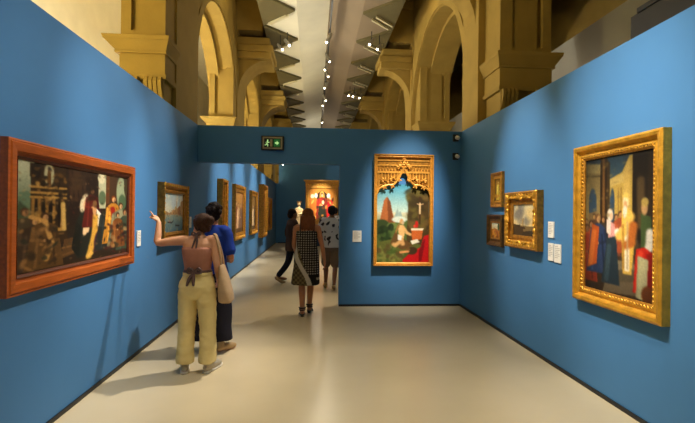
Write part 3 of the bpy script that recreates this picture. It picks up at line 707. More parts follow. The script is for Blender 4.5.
# --- gothic saint panel on the partition
def pic_saint():
    q = Pic(96, 150, (80, 100, 50))
    q.grad((70, 150, 176), (196, 214, 196), 0, .36); q.grad((216, 206, 170), (150, 160, 120), .36, .46)
    q.p([(.05, .52), (.14, .2), (.2, .16), (.26, .22), (.3, .36), (.36, .5)], (170, 96, 48)); q.p([(.2, .16), (.26, .22), (.33, .5), (.22, .5)], (120, 66, 34))
    q.p([(.34, .44), (.37, .34), (.4, .3), (.42, .36), (.46, .34), (.5, .46)], (150, 170, 160)); q.e(.43, .45, .14, .04, (206, 214, 196))
    q.p([(0, .46), (.3, .5), (.6, .48), (.6, 1), (0, 1)], (84, 100, 46)); q.e(.1, .52, .14, .07, (52, 66, 30)); q.e(.3, .53, .1, .04, (110, 124, 60))
    # cliff
    q.p([(.58, .5), (.6, .25), (.66, .06), (.72, .0), (1, 0), (1, .95), (.56, .95)], (74, 56, 26)); q.p([(.58, .5), (.61, .25), (.66, .08), (.7, .3), (.68, .6)], (96, 76, 34)); q.dabs(40, (.62, .98), (.05, .6), (.02, .06), [(56, 44, 20), (96, 84, 36), (44, 40, 18), (110, 84, 40)], 4)
    # trees
    q.e(.12, .62, .1, .09, (30, 44, 20)); q.l([(.12, .66), (.12, .8)], .01, (54, 36, 20)); q.e(.28, .55, .05, .05, (40, 56, 26)); q.dabs(20, (.02, .3), (.55, .75), (.015, .03), [(40, 60, 26), (70, 90, 40), (26, 36, 18)], 6)
    q.p([(0, .75), (.3, .7), (.7, .75), (1, .8), (1, 1), (0, 1)], (92, 96, 40)); q.p([(.26, .76), (.36, .6), (.44, .66), (.7, .78), (.5, .84)], (100, 70, 34)); q.e(.2, .92, .2, .06, (120, 124, 60), 0, .7); q.dabs(30, (0, .6), (.78, 1), (.015, .04), [(70, 90, 36), (130, 136, 70), (86, 70, 34)], 8)
    # kneeling hermit
    q.p([(.42, .52), (.5, .52), (.54, .62), (.5, .74), (.44, .73), (.42, .62)], (226, 176, 110)); q.e(.475, .475, .035, .035, (206, 150, 90)); q.e(.5, .49, .026, .026, (196, 170, 130)); q.l([(.5, .54), (.58, .62), (.64, .64)], .02, (222, 170, 104)); q.l([(.48, .72), (.36, .78), (.33, .77)], .026, (216, 164, 100)); q.l([(.46, .7), (.5, .76)], .03, (210, 158, 96)); q.p([(.41, .64), (.49, .66), (.47, .72), (.41, .71)], (236, 226, 206)); q.e(.4, .56, .02, .07, (150, 110, 56), 20)
    # altar stone with book and hat
    q.p([(.66, .58), (.88, .58), (.86, .7), (.68, .72)], (196, 96, 40)); q.p([(.66, .56), (.9, .56), (.88, .59), (.66, .59)], (236, 214, 176)); q.e(.76, .51, .03, .045, (190, 34, 24)); q.e(.72, .535, .02, .02, (216, 70, 44)); q.p([(.64, .72), (.78, .7), (.82, .74), (.68, .77)], (232, 222, 196))
    # crucifix
    q.l([(.82, .16), (.82, .5)], .012, (64, 40, 20)); q.l([(.74, .25), (.91, .25)], .012, (64, 40, 20)); q.l([(.82, .24), (.82, .37)], .012, (226, 190, 140)); q.l([(.77, .245), (.82, .262), (.88, .245)], .006, (226, 190, 140))
    # red cloth and lion
    q.p([(.5, .97), (.6, .9), (.84, .8), (.9, .66), (1, .64), (1, 1), (.5, 1)], (190, 20, 24)); q.p([(.8, .86), (.9, .7), (.93, .7), (.86, .98), (.8, .98)], (130, 12, 18)); q.e(.68, .85, .1, .05, (66, 48, 26), -10); q.e(.6, .84, .04, .035, (110, 80, 40)); q.l([(.46, .87), (.6, .86)], .016, (226, 150, 90))
    q.melt(1); q.noise(.04, 7); return q
xa, xb, za, zb = .995, 2.0, .693, 2.562
t = hang('P', (xa+xb)/2, (za+zb)/2, 'tall panel of a kneeling hermit under gold gothic tracery, end wall')
fwid = .05
w_, h_ = xb-xa-2*fwid, zb-za-2*fwid
obj('frame', sweep_frame(nb(), w_, h_, [(-.004, .01), (-.004, .07), (.012, .085), (.03, .075), (.038, .1), (fwid, .1), (fwid, .0), (-.004, .0)]), M['altargold'], t)
ph = h_*.745                       # painted part below the tracery reaches up into the arch
pic_saint().obj(w_, ph, t, -.02, z=-h_/2+ph/2)
# tracery plate with an ogee opening
zt0, zt1 = h_/2-.62, h_/2
def ogee(u):            # height of the arch's edge over the half width 0..1 (0 = centre)
    a = abs(u)
    if a < .42: return zt0+.46-.30*(1-(1-a/.42)**1.7)
    c = (a-.42)/.58; return zt0+.16*math.sqrt(max(0, 1-c**2.2))
n = 40
bm = nb()
for i in range(n):
    u0, u1 = -1+2*i/n, -1+2*(i+1)/n
    prism(bm, [(u0*w_/2, ogee(u0)), (u1*w_/2, ogee(u1)), (u1*w_/2, zt1), (u0*w_/2, zt1)], 'y', -.045, -.022)
tp = obj('tracery_panel', bm, M['gold2'], t)
M['altargold'].node_tree.nodes['Principled BSDF'].inputs['Metallic'].default_value = .25
bm = nb()
for i in range(17):                                   # upright ribs of the field
    u = -.94+1.88*i/16
    z0 = ogee(u)+.03; z1 = zt1-.25
    if z1 > z0+.02: tube(bm, [(u*w_/2, -.05, z0), (u*w_/2, -.05, z1)], .011, 6)
box(bm, -w_/2, w_/2, -.062, -.045, zt1-.265, zt1-.245); obj('ribs', bm, M['altargold'], t)
bm = nb()
tube(bm, [(-1*w_/2+w_*i/60, -.06, ogee(-1+2*i/60)) for i in range(61)], .016, 8)
tube(bm, [(-.99*w_/2+.99*w_*i/60, -.055, ogee(-.99+1.98*i/60)+.05) for i in range(61)], .009, 6)
obj('ogee_moulding', bm, M['altargold'], t)
bm = nb()
def crocket(x, z, r, s):
    for a, q in ((.2, 1.), (1.1, .9), (2.0, .8), (-.6, .7), (3., .6)):
        bmesh.ops.create_icosphere(bm, subdivisions=2, radius=1, matrix=Matrix.Translation((x+s*math.cos(a)*r*.8, -.072, z+math.sin(a)*r*.8)) @ Matrix.Rotation(-s*a, 4, 'Y') @ Matrix.Diagonal((r*q*.75, .016, r*.34, 1)))
for u in (-.74, -.42, .42, .74): crocket(u*w_/2, ogee(u)+.085, .042, 1 if u > 0 else -1)
for u in (-.14, .14): crocket(u*w_/2, ogee(u)+.14, .045, 1 if u > 0 else -1)
for u in (-.72, -.42, .42, .72): crocket(u*w_/2, ogee(u)-.045, .03, 1 if u > 0 else -1)
for u in (-.15, .15): crocket(u*w_/2, ogee(u)-.075, .026, 1 if u > 0 else -1)
crocket(.03, zt1-.13, .045, 1); crocket(-.03, zt1-.13, .045, -1); crocket(0, zt1-.05, .03, 1)
tube(bm, [(0, -.06, ogee(0)), (0, -.06, zt1-.03)], .018, 8)
obj('carved_leaves', bm, M['altargold'], t, True)
bm = nb()
for zz in (zt1-.24, zt1-.13, zt1-.05): box(bm, -w_/2, w_/2, -.058, -.045, zz-.01, zz+.01)
for i in range(18):
    x = -w_/2+w_*(i+.5)/18
    tube(bm, [(x-w_/36, -.052, zt1-.23), (x, -.052, zt1-.15), (x+w_/36, -.052, zt1-.23)], .008, 5)
obj('frieze', bm, M['altargold'], t)

# --- wall labels
def card(wall, a, z, w, h, lb, grp='white text cards'):
    t = hang(wall, a, z, lb, grp, 'wall_label', 'wall label')
    obj('card', box(nb(), -w/2, w/2, -.012, 0, -h/2, h/2, .002), M['white'], t)
    bm = nb(); rg = random.Random(int(abs(a)*100))
    for i in range(7):
        z0 = h*.36-i*h*.1; box(bm, -w*.36, w*(.36 if i % 3 else .1), -.0135, -.012, z0, z0+h*.03)
    lab(obj('print', bm, M['ink'], t), 'faint lines of grey print')
card('L', 4.975, 1.27, .10, .17, 'small white wall label just right of the large wooden-framed painting')
card('L', 6.98, 1.40, .09, .17, 'small white wall label just right of the canal view, behind the visitors')
card('P', .722, 1.18, .15, .19, 'white wall label left of the hermit panel on the end wall')
card('R', 4.475, 1.42, .11, .17, 'upper white wall label of the three right of the seascape')
card('R', 4.475, 1.185, .10, .185, 'lower left white wall label of the three right of the seascape')
card('R', 4.345, 1.18, .12, .19, 'lower right white wall label of the three right of the seascape')

# --- exit sign on the lintel
t = hang('P', -.70, 2.71, 'dark exit sign with green symbols mounted on the blue lintel', None, 'exit_sign', 'exit sign')
obj('housing', box(nb(), -.185, .185, -.05, 0, -.118, .118, .006), M['black'], t)
lab(obj('border', sweep_frame(nb(), .27, .15, [(0, .05), (0, .058), (.026, .058), (.026, .05)]), M['signframe'], t), 'pale border')
lab(obj('panel', box(nb(), -.135, .135, -.055, -.05, -.075, .075), M['signdark'], t), 'dark green panel')
lab(obj('arrow_field', box(nb(), .02, .122, -.058, -.055, -.062, .062), M['signgreen'], t), 'green field')
bm = nb()
prism(bm, [(.04, -.012), (.07, -.012), (.07, -.036), (.108, 0), (.07, .036), (.07, .012), (.04, .012)], 'y', -.0605, -.058)
obj('arrow', bm, M['signwhite'], t)
bm = nb(); box(bm, -.04, .0, -.0575, -.055, -.062, .062); lab(obj('doorway', bm, M['signframe'], t), 'pale doorway symbol')
bm = nb()
ell(bm, (-.078, -.057, .042), (.012, .002, .012))
for pts in ([(-.08, .025), (-.09, -.012)], [(-.08, .022), (-.06, .005), (-.05, .012)], [(-.08, .022), (-.105, .012), (-.112, -.004)], [(-.09, -.012), (-.072, -.03), (-.078, -.056)], [(-.09, -.012), (-.105, -.034), (-.124, -.036)]):
    tube(bm, [(x, -.057, z) for x, z in pts], .006, 6, flat=.4)
lab(obj('running_figure', bm, M['signwhite'], t), 'running figure symbol')

# --- two small sensors near the corner of the end wall
for z, lb, r in ((2.87, 'upper small pale device on a black bracket at the top of the end wall corner', .034), (2.555, 'lower small pale device on a black bracket under its twin, end wall corner', .032)):
    t = thing('security_camera', lb, 'security camera', (2.40, YP, z), 0, 'devices in the corner')
    obj('mount', box(nb(), -.055, .045, -.035, 0, -.06, .06, .008), M['black'], t)
    bm = nb(); tube(bm, [(0, -.035, 0), (0, -.07, -.005)], .014, 8); obj('bracket', bm, M['black'], t)
    bm = nb(); tube(bm, [(0, -.07, 0), (-.01, -.16, -.02)], r, 12); obj('housing', bm, M['camwhite'], t, True)
# small lamp in the far room
make_spot((-1.45, 19.2, 3.98), (-.4, 18, 1.7), 'tiny bright spotlight high at the far dark blue wall', 'spotlights in the far room', 4.3)
for o in list(SC.objects):
    if o.name.startswith('spotlight') and o.location.z < 4.2:
        o.location = (-1.62, 21.9, 4.0)
        st = [c for c in o.children if c.name.startswith('stem')][0]
        bm = nb(); tube(bm, [(0, 0, .03), (0, .1, .12), (0, .4, .12)], .012, 6); bm.to_mesh(st.data); bm.free()

# --- black box standing behind the right wall
t = thing('projector_cabinet', 'black cabinet rising above the top of the right wall, at the upper right', 'cabinet', (3.05, 2.3, 0))
obj('body', box(nb(), -.42, .42, -1.2, 1.2, 0, 3.24), M['black'], t)
obj('lid', box(nb(), -.43, .43, -1.21, 1.12, 3.24, 3.28), M['black'], t)

# --- altarpiece on the far wall
t = hang('F', .38, 1.85, 'bright gilded altarpiece with enthroned figures at the far end', None, 'altarpiece', 'altarpiece')
t.location = (.38, YF-.03, 1.85)
obj('altar_base', box(nb(), -.95, .95, -.4, -.01, -1.85, -1.3, .01), M['plinth'], t)
obj('back_board', box(nb(), -.8, .8, -.1, 0, -1.25, 1.12), M['altargold'], t)
bm = nb()
for (o, z0, z1, d) in ((.82, .92, 1.0, .16), (.86, 1.22, 1.27, .24), (.92, 1.27, 1.33, .3), (.84, 1.0, 1.22, .15)): box(bm, -o, o, -d, 0, z0, z1, .01)
obj('cornice', bm, M['altargold'], t)
bm = nb()
for i in range(13): ell(bm, (-.72+1.44*i/12, -.15, 1.11), (.05, .02, .035), (0, .5*(-1)**i, 0), 8, 6)
obj('carved_frieze', bm, M['gold'], t, True)
for x in (-.74, .74):
    bm = nb(); box(bm, x-.08, x+.08, -.15, -.1, -.9, .92); tube(bm, [(x, -.16, -.8), (x, -.16, .85)], [.05, .042], 12)
    box(bm, x-.07, x+.07, -.22, -.1, .85, .92); box(bm, x-.07, x+.07, -.22, -.1, -.88, -.8); obj('column', bm, M['altargold'], t)
bm = nb(); box(bm, -.86, .86, -.24, 0, -1.3, -.9, .01); box(bm, -.9, .9, -.28, 0, -.92, -.86, .01); obj('predella', bm, M['altargold'], t)
q = Pic(64, 80, (206, 130, 46)); q.grad((214, 140, 50), (170, 84, 30), 0, 1)
q.p([(.3, .16), (.5, .02), (.7, .16), (.7, .85), (.3, .85)], (60, 36, 16)); q.e(.5, .24, .1, .2, (200, 150, 60))
q.fig(.5, .12, .75, (150, 40, 24), (240, 200, 150), w=.4); q.p([(.38, .5), (.62, .5), (.7, .95), (.3, .95)], (40, 44, 30)); q.e(.54, .4, .05, .06, (244, 214, 160)); q.l([(.44, .34), (.42, .46)], .04, (210, 50, 30))
q.e(.12, .22, .08, .06, (250, 226, 180)); q.e(.26, .2, .06, .07, (250, 236, 214)); q.e(.76, .2, .07, .07, (250, 236, 220)); q.e(.8, .28, .05, .05, (240, 200, 150))
q.p([(.72, .4), (.92, .3), (.96, .8), (.72, .85)], (216, 26, 30)); q.p([(.04, .35), (.28, .4), (.26, .9), (.04, .9)], (196, 110, 36)); q.dabs(30, (.03, .97), (.3, .95), (.02, .05), [(226, 150, 60), (120, 50, 20), (70, 40, 20), (240, 190, 90)], 3); q.p([(.0, .9), (1, .9), (1, 1), (0, 1)], (90, 40, 20)); q.noise(.05, 8)
q.obj(1.26, 1.72, t, -.125, 'painted_panel', .04)
# small gilded shrine in front of it
t = thing('shrine', 'small bright golden shrine on a dark stand in front of the altarpiece', 'shrine', (.16, 20.6, 0))
obj('stand', box(nb(), -.3, .3, -.25, .25, 0, .8, .01), M['plinth'], t)
bm = nb(); box(bm, -.22, .22, -.15, .15, .8, .88, .01); box(bm, -.16, .16, -.11, .11, .88, 1.1, .01); prism(bm, [(-.2, 1.1), (.2, 1.1), (0, 1.26)], 'y', -.13, .13); obj('casket', bm, M['altargold'], t)

# --- statue on plinth
t = thing('statue', 'gilded and ivory statue of a mother and child on a plinth, left of the altarpiece', 'statue', (-.62, 18.0, 0))
obj('plinth', box(nb(), -.22, .22, -.22, .22, 0, .93, .01), M['plinth'], t)
bm = nb()
loft(bm, [(0, 0, .93, .17, .15), (0, 0, .98, .16, .14), (.01, 0, 1.2, .13, .12), (.02, 0, 1.45, .12, .1), (0, 0, 1.62, .14, .1), (0, 0, 1.72, .12, .08), (0, 0, 1.77, .045, .045), (0, 0, 1.82, .04, .04)])
ell(bm, (0, -.01, 1.89), (.065, .075, .09)); ell(bm, (-.0, .01, 1.91), (.075, .07, .085))
tube(bm, [(.12, 0, 1.68), (.17, -.05, 1.52), (.06, -.15, 1.5)], [.05, .045, .03], 10, 3); tube(bm, [(-.12, 0, 1.68), (-.17, -.06, 1.5), (-.08, -.16, 1.47)], [.05, .045, .03], 10, 3)
ell(bm, (-.09, -.17, 1.58), (.06, .05, .09)); ell(bm, (-.09, -.18, 1.7), (.04, .045, .05)); tube(bm, [(-.09, -.18, 1.52), (.02, -.19, 1.48)], .025, 8)
for k in range(7): tube(bm, [(.14*math.cos(-PI*k/6), -.13*abs(math.sin(PI*k/6)), .95), (.1*math.cos(-PI*k/6), -.1*abs(math.sin(PI*k/6)), 1.4)], .022, 6)
blob('figure', bm, M['ivory'], t, .014, 2)
bm = nb(); tube(bm, [(.075*math.cos(2*PI*k/16), .075*math.sin(2*PI*k/16), 1.965) for k in range(17)], .012, 6)
for k in range(6): tube(bm, [(.075*math.cos(PI*k/3), .075*math.sin(PI*k/3), 1.965), (.085*math.cos(PI*k/3), .085*math.sin(PI*k/3), 2.02)], [.014, .006], 6)
lab(obj('crown', bm, M['gold'], t), 'gold crown')

# ------------------------------------------------------------------ visitors
def V(*a): return Vector(a)
def hand(bm, wr, d, pn, side, mode='relaxed', k=1.):
    """wr wrist, d along the palm, pn palm normal (to the palm's inside), side = thumb direction"""
    d = d.normalized(); pn = (pn-d*pn.dot(d)).normalized(); th = d.cross(pn)
    if th.dot(side) < 0: th = -th
    pc = wr+d*.045*k
    rot = Matrix((th, d, pn)).transposed().to_4x4()
    bmesh.ops.create_uvsphere(bm, u_segments=12, v_segments=8, radius=1, matrix=Matrix.Translation(pc) @ rot @ Matrix.Diagonal((.040*k, .052*k, .016*k, 1)))
    tube(bm, [wr, pc], [.022*k, .026*k], 8, flat=.8)
    L = (.072, .080, .074, .058)
    for i in range(4):
        off = (.029-.0195*i)*k
        b = wr+d*(.082-.004*abs(i-1))*k+th*off
        straight = (mode == 'point' and i == 0)
        c = 0.05 if straight else (.45 if mode == 'relaxed' else 1.35)
        pts = [b-d*.02*k]; p = b; a = c*.4
        pts.append(p)
        for j, fr in enumerate((.45, .32, .23)):
            dirn = d*math.cos(a)+pn*math.sin(a)+th*(.06*(1.5-i))
            p = p+dirn.normalized()*(L[i]*fr*k); pts.append(p); a += c
        tube(bm, pts, [.0095*k]*2+[.009*k, .0085*k, .007*k], 8)
    b = wr+d*.03*k+th*.026*k
    t1 = (d*.6+th*.7+pn*.25).normalized(); t2 = (d*.85+th*.25+pn*(.5 if mode != 'relaxed' else .25)).normalized()
    tube(bm, [b-t1*.015, b, b+t1*.036*k, b+t1*.036*k+t2*.03*k], [.013*k, .0125*k, .0105*k, .008*k], 8)
def head(bm, c, yaw_, k=1., pitch_=0):
    """skull, jaw, nose, lips, brow, ears; the face looks along +y turned by yaw_"""
    r = Matrix.Translation(c) @ Matrix.Rotation(yaw_, 4, 'Z') @ Matrix.Rotation(pitch_, 4, 'X') @ Matrix.Scale(k, 4)
    def e(p, s, rx=0):
        bmesh.ops.create_uvsphere(bm, u_segments=16, v_segments=12, radius=1, matrix=r @ Matrix.Translation(p) @ Matrix.Rotation(rx, 4, 'X') @ Matrix.Diagonal((*s, 1)))
    e((0, -.012, .02), (.073, .09, .088)); e((0, .022, -.035), (.056, .062, .075)); e((0, .05, -.088), (.028, .026, .022))
    e((0, .092, -.022), (.011, .018, .012)); e((0, .085, .0), (.009, .012, .026), .35); e((0, .078, -.058), (.022, .012, .007)); e((0, .077, -.068), (.019, .012, .007))
    e((.03, .068, .022), (.024, .014, .009)); e((-.03, .068, .022), (.024, .014, .009))
    for s in (-1, 1):
        e((s*.073, -.002, -.015), (.01, .02, .032)); e((s*.04, .05, -.03), (.024, .024, .024))
    return [r @ V(s*.03, .073, .006) for s in (-1, 1)]
def leg(bm, hip, knee, ank, toe, k=1.):
    tube(bm, [hip, hip.lerp(knee, .5), knee, knee.lerp(ank, .35), ank], [.085*k, .072*k, .052*k, .052*k, .034*k], 14, 4)
    foot(bm, ank, toe, 1., k)
def foot(bm, ank, toe, g=1., k=1.):
    d = (toe-ank); d.z = 0; d.normalize()
    heel = V(ank.x, ank.y, ank.z-.045)-d*.02
    tube(bm, [heel, heel+d*.09+V(0, 0, .004), heel+d*.17-V(0, 0, .008), heel+d*.215-V(0, 0, .012)], [.034*g*k, .037*g*k, .036*g*k, .026*g*k], 12, 3, flat=.95)
    tube(bm, [ank+V(0, 0, .02), heel+d*.03], [.036*g*k, .036*g*k], 12)
def person(label, loc, rz, J, skin, group=None, vox=.008, k=1., hands=('relaxed', 'relaxed')):
    t = thing('person', label, 'person', loc, rz, group)
    bm = nb()
    loft(bm, [(*s,) for s in J['torso']], 22, 2.2)
    tube(bm, J['neck'], [.058*k, .05*k, .05*k], 12)
    eyes = head(bm, J['head'], J.get('hyaw', 0), J.get('hk', 1.), J.get('hpitch', 0))
    for s in ('l', 'r'):
        sh, el, wr = J['sh_'+s], J['el_'+s], J['wr_'+s]
        tube(bm, [sh.lerp(V(0, sh.y, sh.z), .35), sh, sh.lerp(el, .5), el, el.lerp(wr, .4), wr], [.05*k, .052*k, .043*k, .036*k, .035*k, .024*k], 12, 3)
        hand(bm, wr, J['hd_'+s], J['pn_'+s], J['th_'+s], hands[0 if s == 'l' else 1], k)
        leg(bm, J['hip_'+s], J['kn_'+s], J['an_'+s], J['toe_'+s], k)
    blob('body', bm, skin, t, vox, 3)
    for p in eyes:
        bm = nb(); ell(bm, p, (.013, .009, .008), None, 10, 8); obj('eye', bm, M['eye'], t, True)
    return t
def torso(zs=1., w=1., lean=(0, 0)):
    T = [(.76, .12, .09), (.82, .155, .11), (.9, .168, .115), (.98, .14, .1), (1.05, .122, .09), (1.15, .132, .1), (1.25, .15, .108), (1.32, .158, .095), (1.365, .135, .075), (1.4, .07, .058), (1.43, .052, .052)]
    return [(lean[0]*(z-.85), lean[1]*(z-.85), z*zs, rx*w, ry*w) for z, rx, ry in T]

# 1: woman pointing
J = dict(torso=torso(.985, .97), neck=[V(0, -.005, 1.34), V(.0, .0, 1.40), V(0, .012, 1.44)], head=V(.03, .03, 1.485), hyaw=.85, hk=.97, hpitch=.05,
    sh_l=V(-.15, 0, 1.325), el_l=V(-.425, .06, 1.30), wr_l=V(-.44, .12, 1.505), hd_l=V(-.45, .25, .6), pn_l=V(-.75, .15, -.6), th_l=V(.3, -.5, .6),
    sh_r=V(.155, 0, 1.325), el_r=V(.205, -.03, 1.07), wr_r=V(.175, .15, .93), hd_r=V(-.1, .5, -.6), pn_r=V(-1, -.2, 0), th_r=V(0, .8, .5),
    hip_l=V(-.085, 0, .84), kn_l=V(-.105, .01, .46), an_l=V(-.115, -.02, .085), toe_l=V(-.17, .2, 0),
    hip_r=V(.085, 0, .84), kn_r=V(.105, .02, .46), an_r=V(.115, -.01, .085), toe_r=V(.19, .17, 0))
w1 = person('woman in mauve halter top and cream trousers pointing at the left wall', (-1.135, 4.42, 0), .0, J, M['skin'], None, .0065, 1., ('point', 'relaxed'))
w1.scale = (.95, 1, .97)
bm = nb()   # trousers
loft(bm, [(0, 0, .74, .13, .1), (0, -.005, .80, .178, .135), (0, -.012, .87, .186, .142), (0, -.005, .93, .168, .125), (0, 0, .99, .138, .106), (0, 0, 1.0, .134, .102)], 28)
for s in (-1, 1):
    loft(bm, [(s*.112, -.018, .105, .088, .096), (s*.112, -.018, .11, .09, .098), (s*.113, -.01, .25, .086, .092), (s*.108, .006, .44, .084, .09), (s*.1, 0, .62, .093, .104), (s*.09, -.005, .76, .1, .118), (s*.085, -.005, .84, .1, .125)], 24)
tr_ = blob('trousers', bm, M['trouser'], w1, .009, 3); wrinkle(tr_, .006, (7, 7, 16)); wrinkle(tr_, .004, (14, 10, 34))
bm = nb()
loft(bm, [(0, 0, .975, .148, .112), (0, 0, .985, .150, .114), (0, 0, 1.01, .147, .11), (0, 0, 1.02, .142, .106)], 28); obj('waistband', bm, M['trouser'], w1, True)
bm = nb()
T = torso(.985, .97)
loft(bm, [(0, 0, 1.005, .141, .109), (0, 0, 1.03, .130, .102), (0, 0, 1.08, .137, .108), (0, 0, 1.15, .148, .118), (0, .002, 1.21, .158, .124), (0, .004, 1.25, .158, .122), (0, .02, 1.28, .14, .10)], 28, 2.2)
blob('halter_top', bm, M['mauve'], w1, .008, 2)
bm = nb()
tube(bm, [(-.055, .02, 1.40), (0, -.062, 1.395), (.055, .02, 1.40)], .010, 8, 5)
for s in (-1, 1):
    tube(bm, [(0, -.064, 1.395), (s*.03, -.075, 1.415), (s*.042, -.075, 1.39), (0, -.066, 1.39)], .009, 6, 4)
    tube(bm, [(0, -.066, 1.39), (s*.012, -.085, 1.33), (s*.02-.01, -.108, 1.26)], [.009, .011, .007], 6, 4)
obj('neck_tie', bm, M['tie'], w1, True)
bm = nb()
for s in (-1, 1):
    tube(bm, [(0, -.115, 1.03), (s*.05, -.13, 1.06), (s*.065, -.125, 1.02), (0, -.118, 1.02)], .014, 8, 4)
    tube(bm, [(0, -.118, 1.02), (-.025+s*.02, -.135, .96), (-.03+s*.032, -.155, .9)], [.013, .018, .012], 8, 4)
loft(bm, [(0, 0, 1.012, .146, .113), (0, 0, 1.035, .14, .11)], 28)
obj('waist_tie', bm, M['tie'], w1, True)
bm = nb()
H1 = Matrix.Translation(J['head']) @ Matrix.Rotation(.85, 4, 'Z')
def hp(x, y, z): return H1 @ V(x, y, z)
ell(bm, hp(0, -.022, .035), (.084, .094, .088), (0, 0, .85)); ell(bm, hp(0, -.05, -.01), (.074, .06, .07), (0, 0, .85)); ell(bm, hp(0, .03, .075), (.066, .055, .035), (0, 0, .85))
ell(bm, hp(.0, -.125, .045), (.054, .046, .052)); ell(bm, hp(-.02, -.145, .06), (.03, .03, .03)); tube(bm, [hp(.0, -.1, -.01), hp(.02, -.09, -.06)], [.03, .014], 8)
for s in (-1, 1): tube(bm, [hp(s*.074, .03, .05), hp(s*.08, .0, .0), hp(s*.07, -.03, -.05)], [.014, .02, .014], 8, 3)
blob('hair', bm, M['hair'], w1, .008, 2)
for s in (-1, 1):
    bm = nb(); a, tq = J['an_'+('l' if s < 0 else 'r')], J['toe_'+('l' if s < 0 else 'r')]
    foot(bm, a+V(0, 0, .012), tq, 1.22); d = (tq-a); d.z = 0; d.normalize()
    sh = blob('sneaker', bm, M['sneaker'], w1, .007, 2)
    for v in sh.data.vertices: v.co.z = max(v.co.z, .006)
    bm = nb(); hl = V(a.x, a.y, 0)-d*.02
    tube(bm, [hl+V(0, 0, .012), hl+d*.09+V(0, 0, .012), hl+d*.2+V(0, 0, .012), hl+d*.235+V(0, 0, .012)], [.044, .046, .046, .03], 14, 3, flat=1)
    so = obj('sole', bm, M['sole'], sh, True)
    for v in so.data.vertices: v.co.z = .012+max(-.012, min(.012, v.co.z-.012))
# tote bag hanging at her right side: carried, a thing of its own
t = thing('tote_bag', 'beige canvas tote bag hanging from the shoulder of the woman in cream trousers', 'bag', (-1.135+.236, 4.42, 0), .0); t.scale = (.95, 1, .97)
bm = nb()
loft(bm, [(.045, .02, .70, .055, .10), (.04, .02, .72, .075, .135), (.03, .02, .82, .07, .14), (.015, .02, .95, .045, .13), (.0, .02, 1.06, .022, .10), (-.003, .02, 1.085, .014, .09)], 24, 2.6)
bg_ = blob('bag_body', bm, M['tote'], t, .009, 2); wrinkle(bg_, .012, (8, 8, 6))
for y in (-.055, .06):
    bm = nb(); tube(bm, [(0, .02+y, 1.07), (-.015, y*.7, 1.2), (-.06, y*.45-.005, 1.36), (-.085, y*.4, 1.392)], .011, 8, 5, flat=1)
    obj('handle', bm, M['tote'], t, True)

# 2: companion in blue
J = dict(torso=torso(1.0, 1.02), neck=[V(0, -.005, 1.37), V(.0, .0, 1.42), V(0, .012, 1.47)], head=V(0, .02, 1.545), hyaw=.5, hk=1.,
    sh_l=V(-.16, 0, 1.345), el_l=V(-.21, .0, 1.08), wr_l=V(-.19, .1, .86), hd_l=V(0, .2, -1), pn_l=V(1, 0, 0), th_l=V(0, 1, .2),
    sh_r=V(.16, 0, 1.345), el_r=V(.225, -.02, 1.085), wr_r=V(.15, .17, 1.0), hd_r=V(-.6, .7, .1), pn_r=V(-.5, -.5, 0), th_r=V(0, .2, 1),
    hip_l=V(-.088, 0, .85), kn_l=V(-.095, .02, .46), an_l=V(-.1, -.01, .085), toe_l=V(-.12, .2, 0),
    hip_r=V(.088, 0, .85), kn_r=V(.1, .0, .46), an_r=V(.12, -.03, .085), toe_r=V(.2, .14, 0))
w2 = person('person with dark curly hair in blue t-shirt standing behind the pointing woman', (-1.14, 5.08, 0), -.25, J, M['tan'], None, .0075)
bm = nb()
loft(bm, [(0, 0, .88, .178, .13), (0, 0, .98, .165, .122), (0, 0, 1.06, .152, .112), (0, 0, 1.2, .162, .122), (0, 0, 1.3, .17, .115), (0, 0, 1.37, .145, .085), (0, 0, 1.41, .078, .068), (0, 0, 1.425, .068, .062)], 28, 2.2)
for s, e_ in ((-1, J['el_l']), (1, J['el_r'])): tube(bm, [V(s*.08, 0, 1.36), V(s*.16, 0, 1.345), V(s*.16, 0, 1.345).lerp(e_, .5), V(s*.16, 0, 1.345).lerp(e_, .82)], [.06, .066, .064, .066], 14, 3)
o = blob('t_shirt', bm, M['bluetee'], w2, .009, 2); wrinkle(o, .007, (8, 8, 10))
bm = nb()
loft(bm, [(0, 0, .74, .13, .1), (0, 0, .82, .182, .135), (0, 0, .9, .172, .128), (0, 0, 1.0, .145, .108)], 24)
for s in (-1, 1): loft(bm, [(s*.115, -.015, .14, .125, .13), (s*.115, -.015, .145, .127, .132), (s*.11, 0, .4, .115, .12), (s*.1, .01, .6, .106, .115), (s*.09, 0, .84, .1, .12)], 24)
o = blob('wide_trousers', bm, M['navy'], w2, .01, 2); wrinkle(o, .01, (9, 9, 5))
bm = nb(); rg = random.Random(3)
Hm = Matrix.Translation(J['head']) @ Matrix.Rotation(.5, 4, 'Z')
for i in range(46):
    th, ph = rg.uniform(0, 2*PI), rg.uniform(-.25, 1.5)
    p = V(.078*math.cos(th)*math.cos(ph), -.028+.088*math.sin(th)*math.cos(ph), .03+.085*math.sin(ph))
    if p.y > .055 and p.z < .07: continue
    ell(bm, Hm @ p, (.03, .03, .028), None, 8, 6)
ell(bm, Hm @ V(0, -.03, .035), (.085, .085, .085)); ell(bm, Hm @ V(0, -.05, -.02), (.07, .055, .06))
blob('hair', bm, M['blackhair'], w2, .008, 1)
for s in ('l', 'r'):
    bm = nb(); foot(bm, J['an_'+s]+V(0, 0, .008), J['toe_'+s], 1.18); o = blob('shoe', bm, M['tanshoe'], w2, .008, 2)
    for v in o.data.vertices: v.co.z = max(v.co.z, .004)

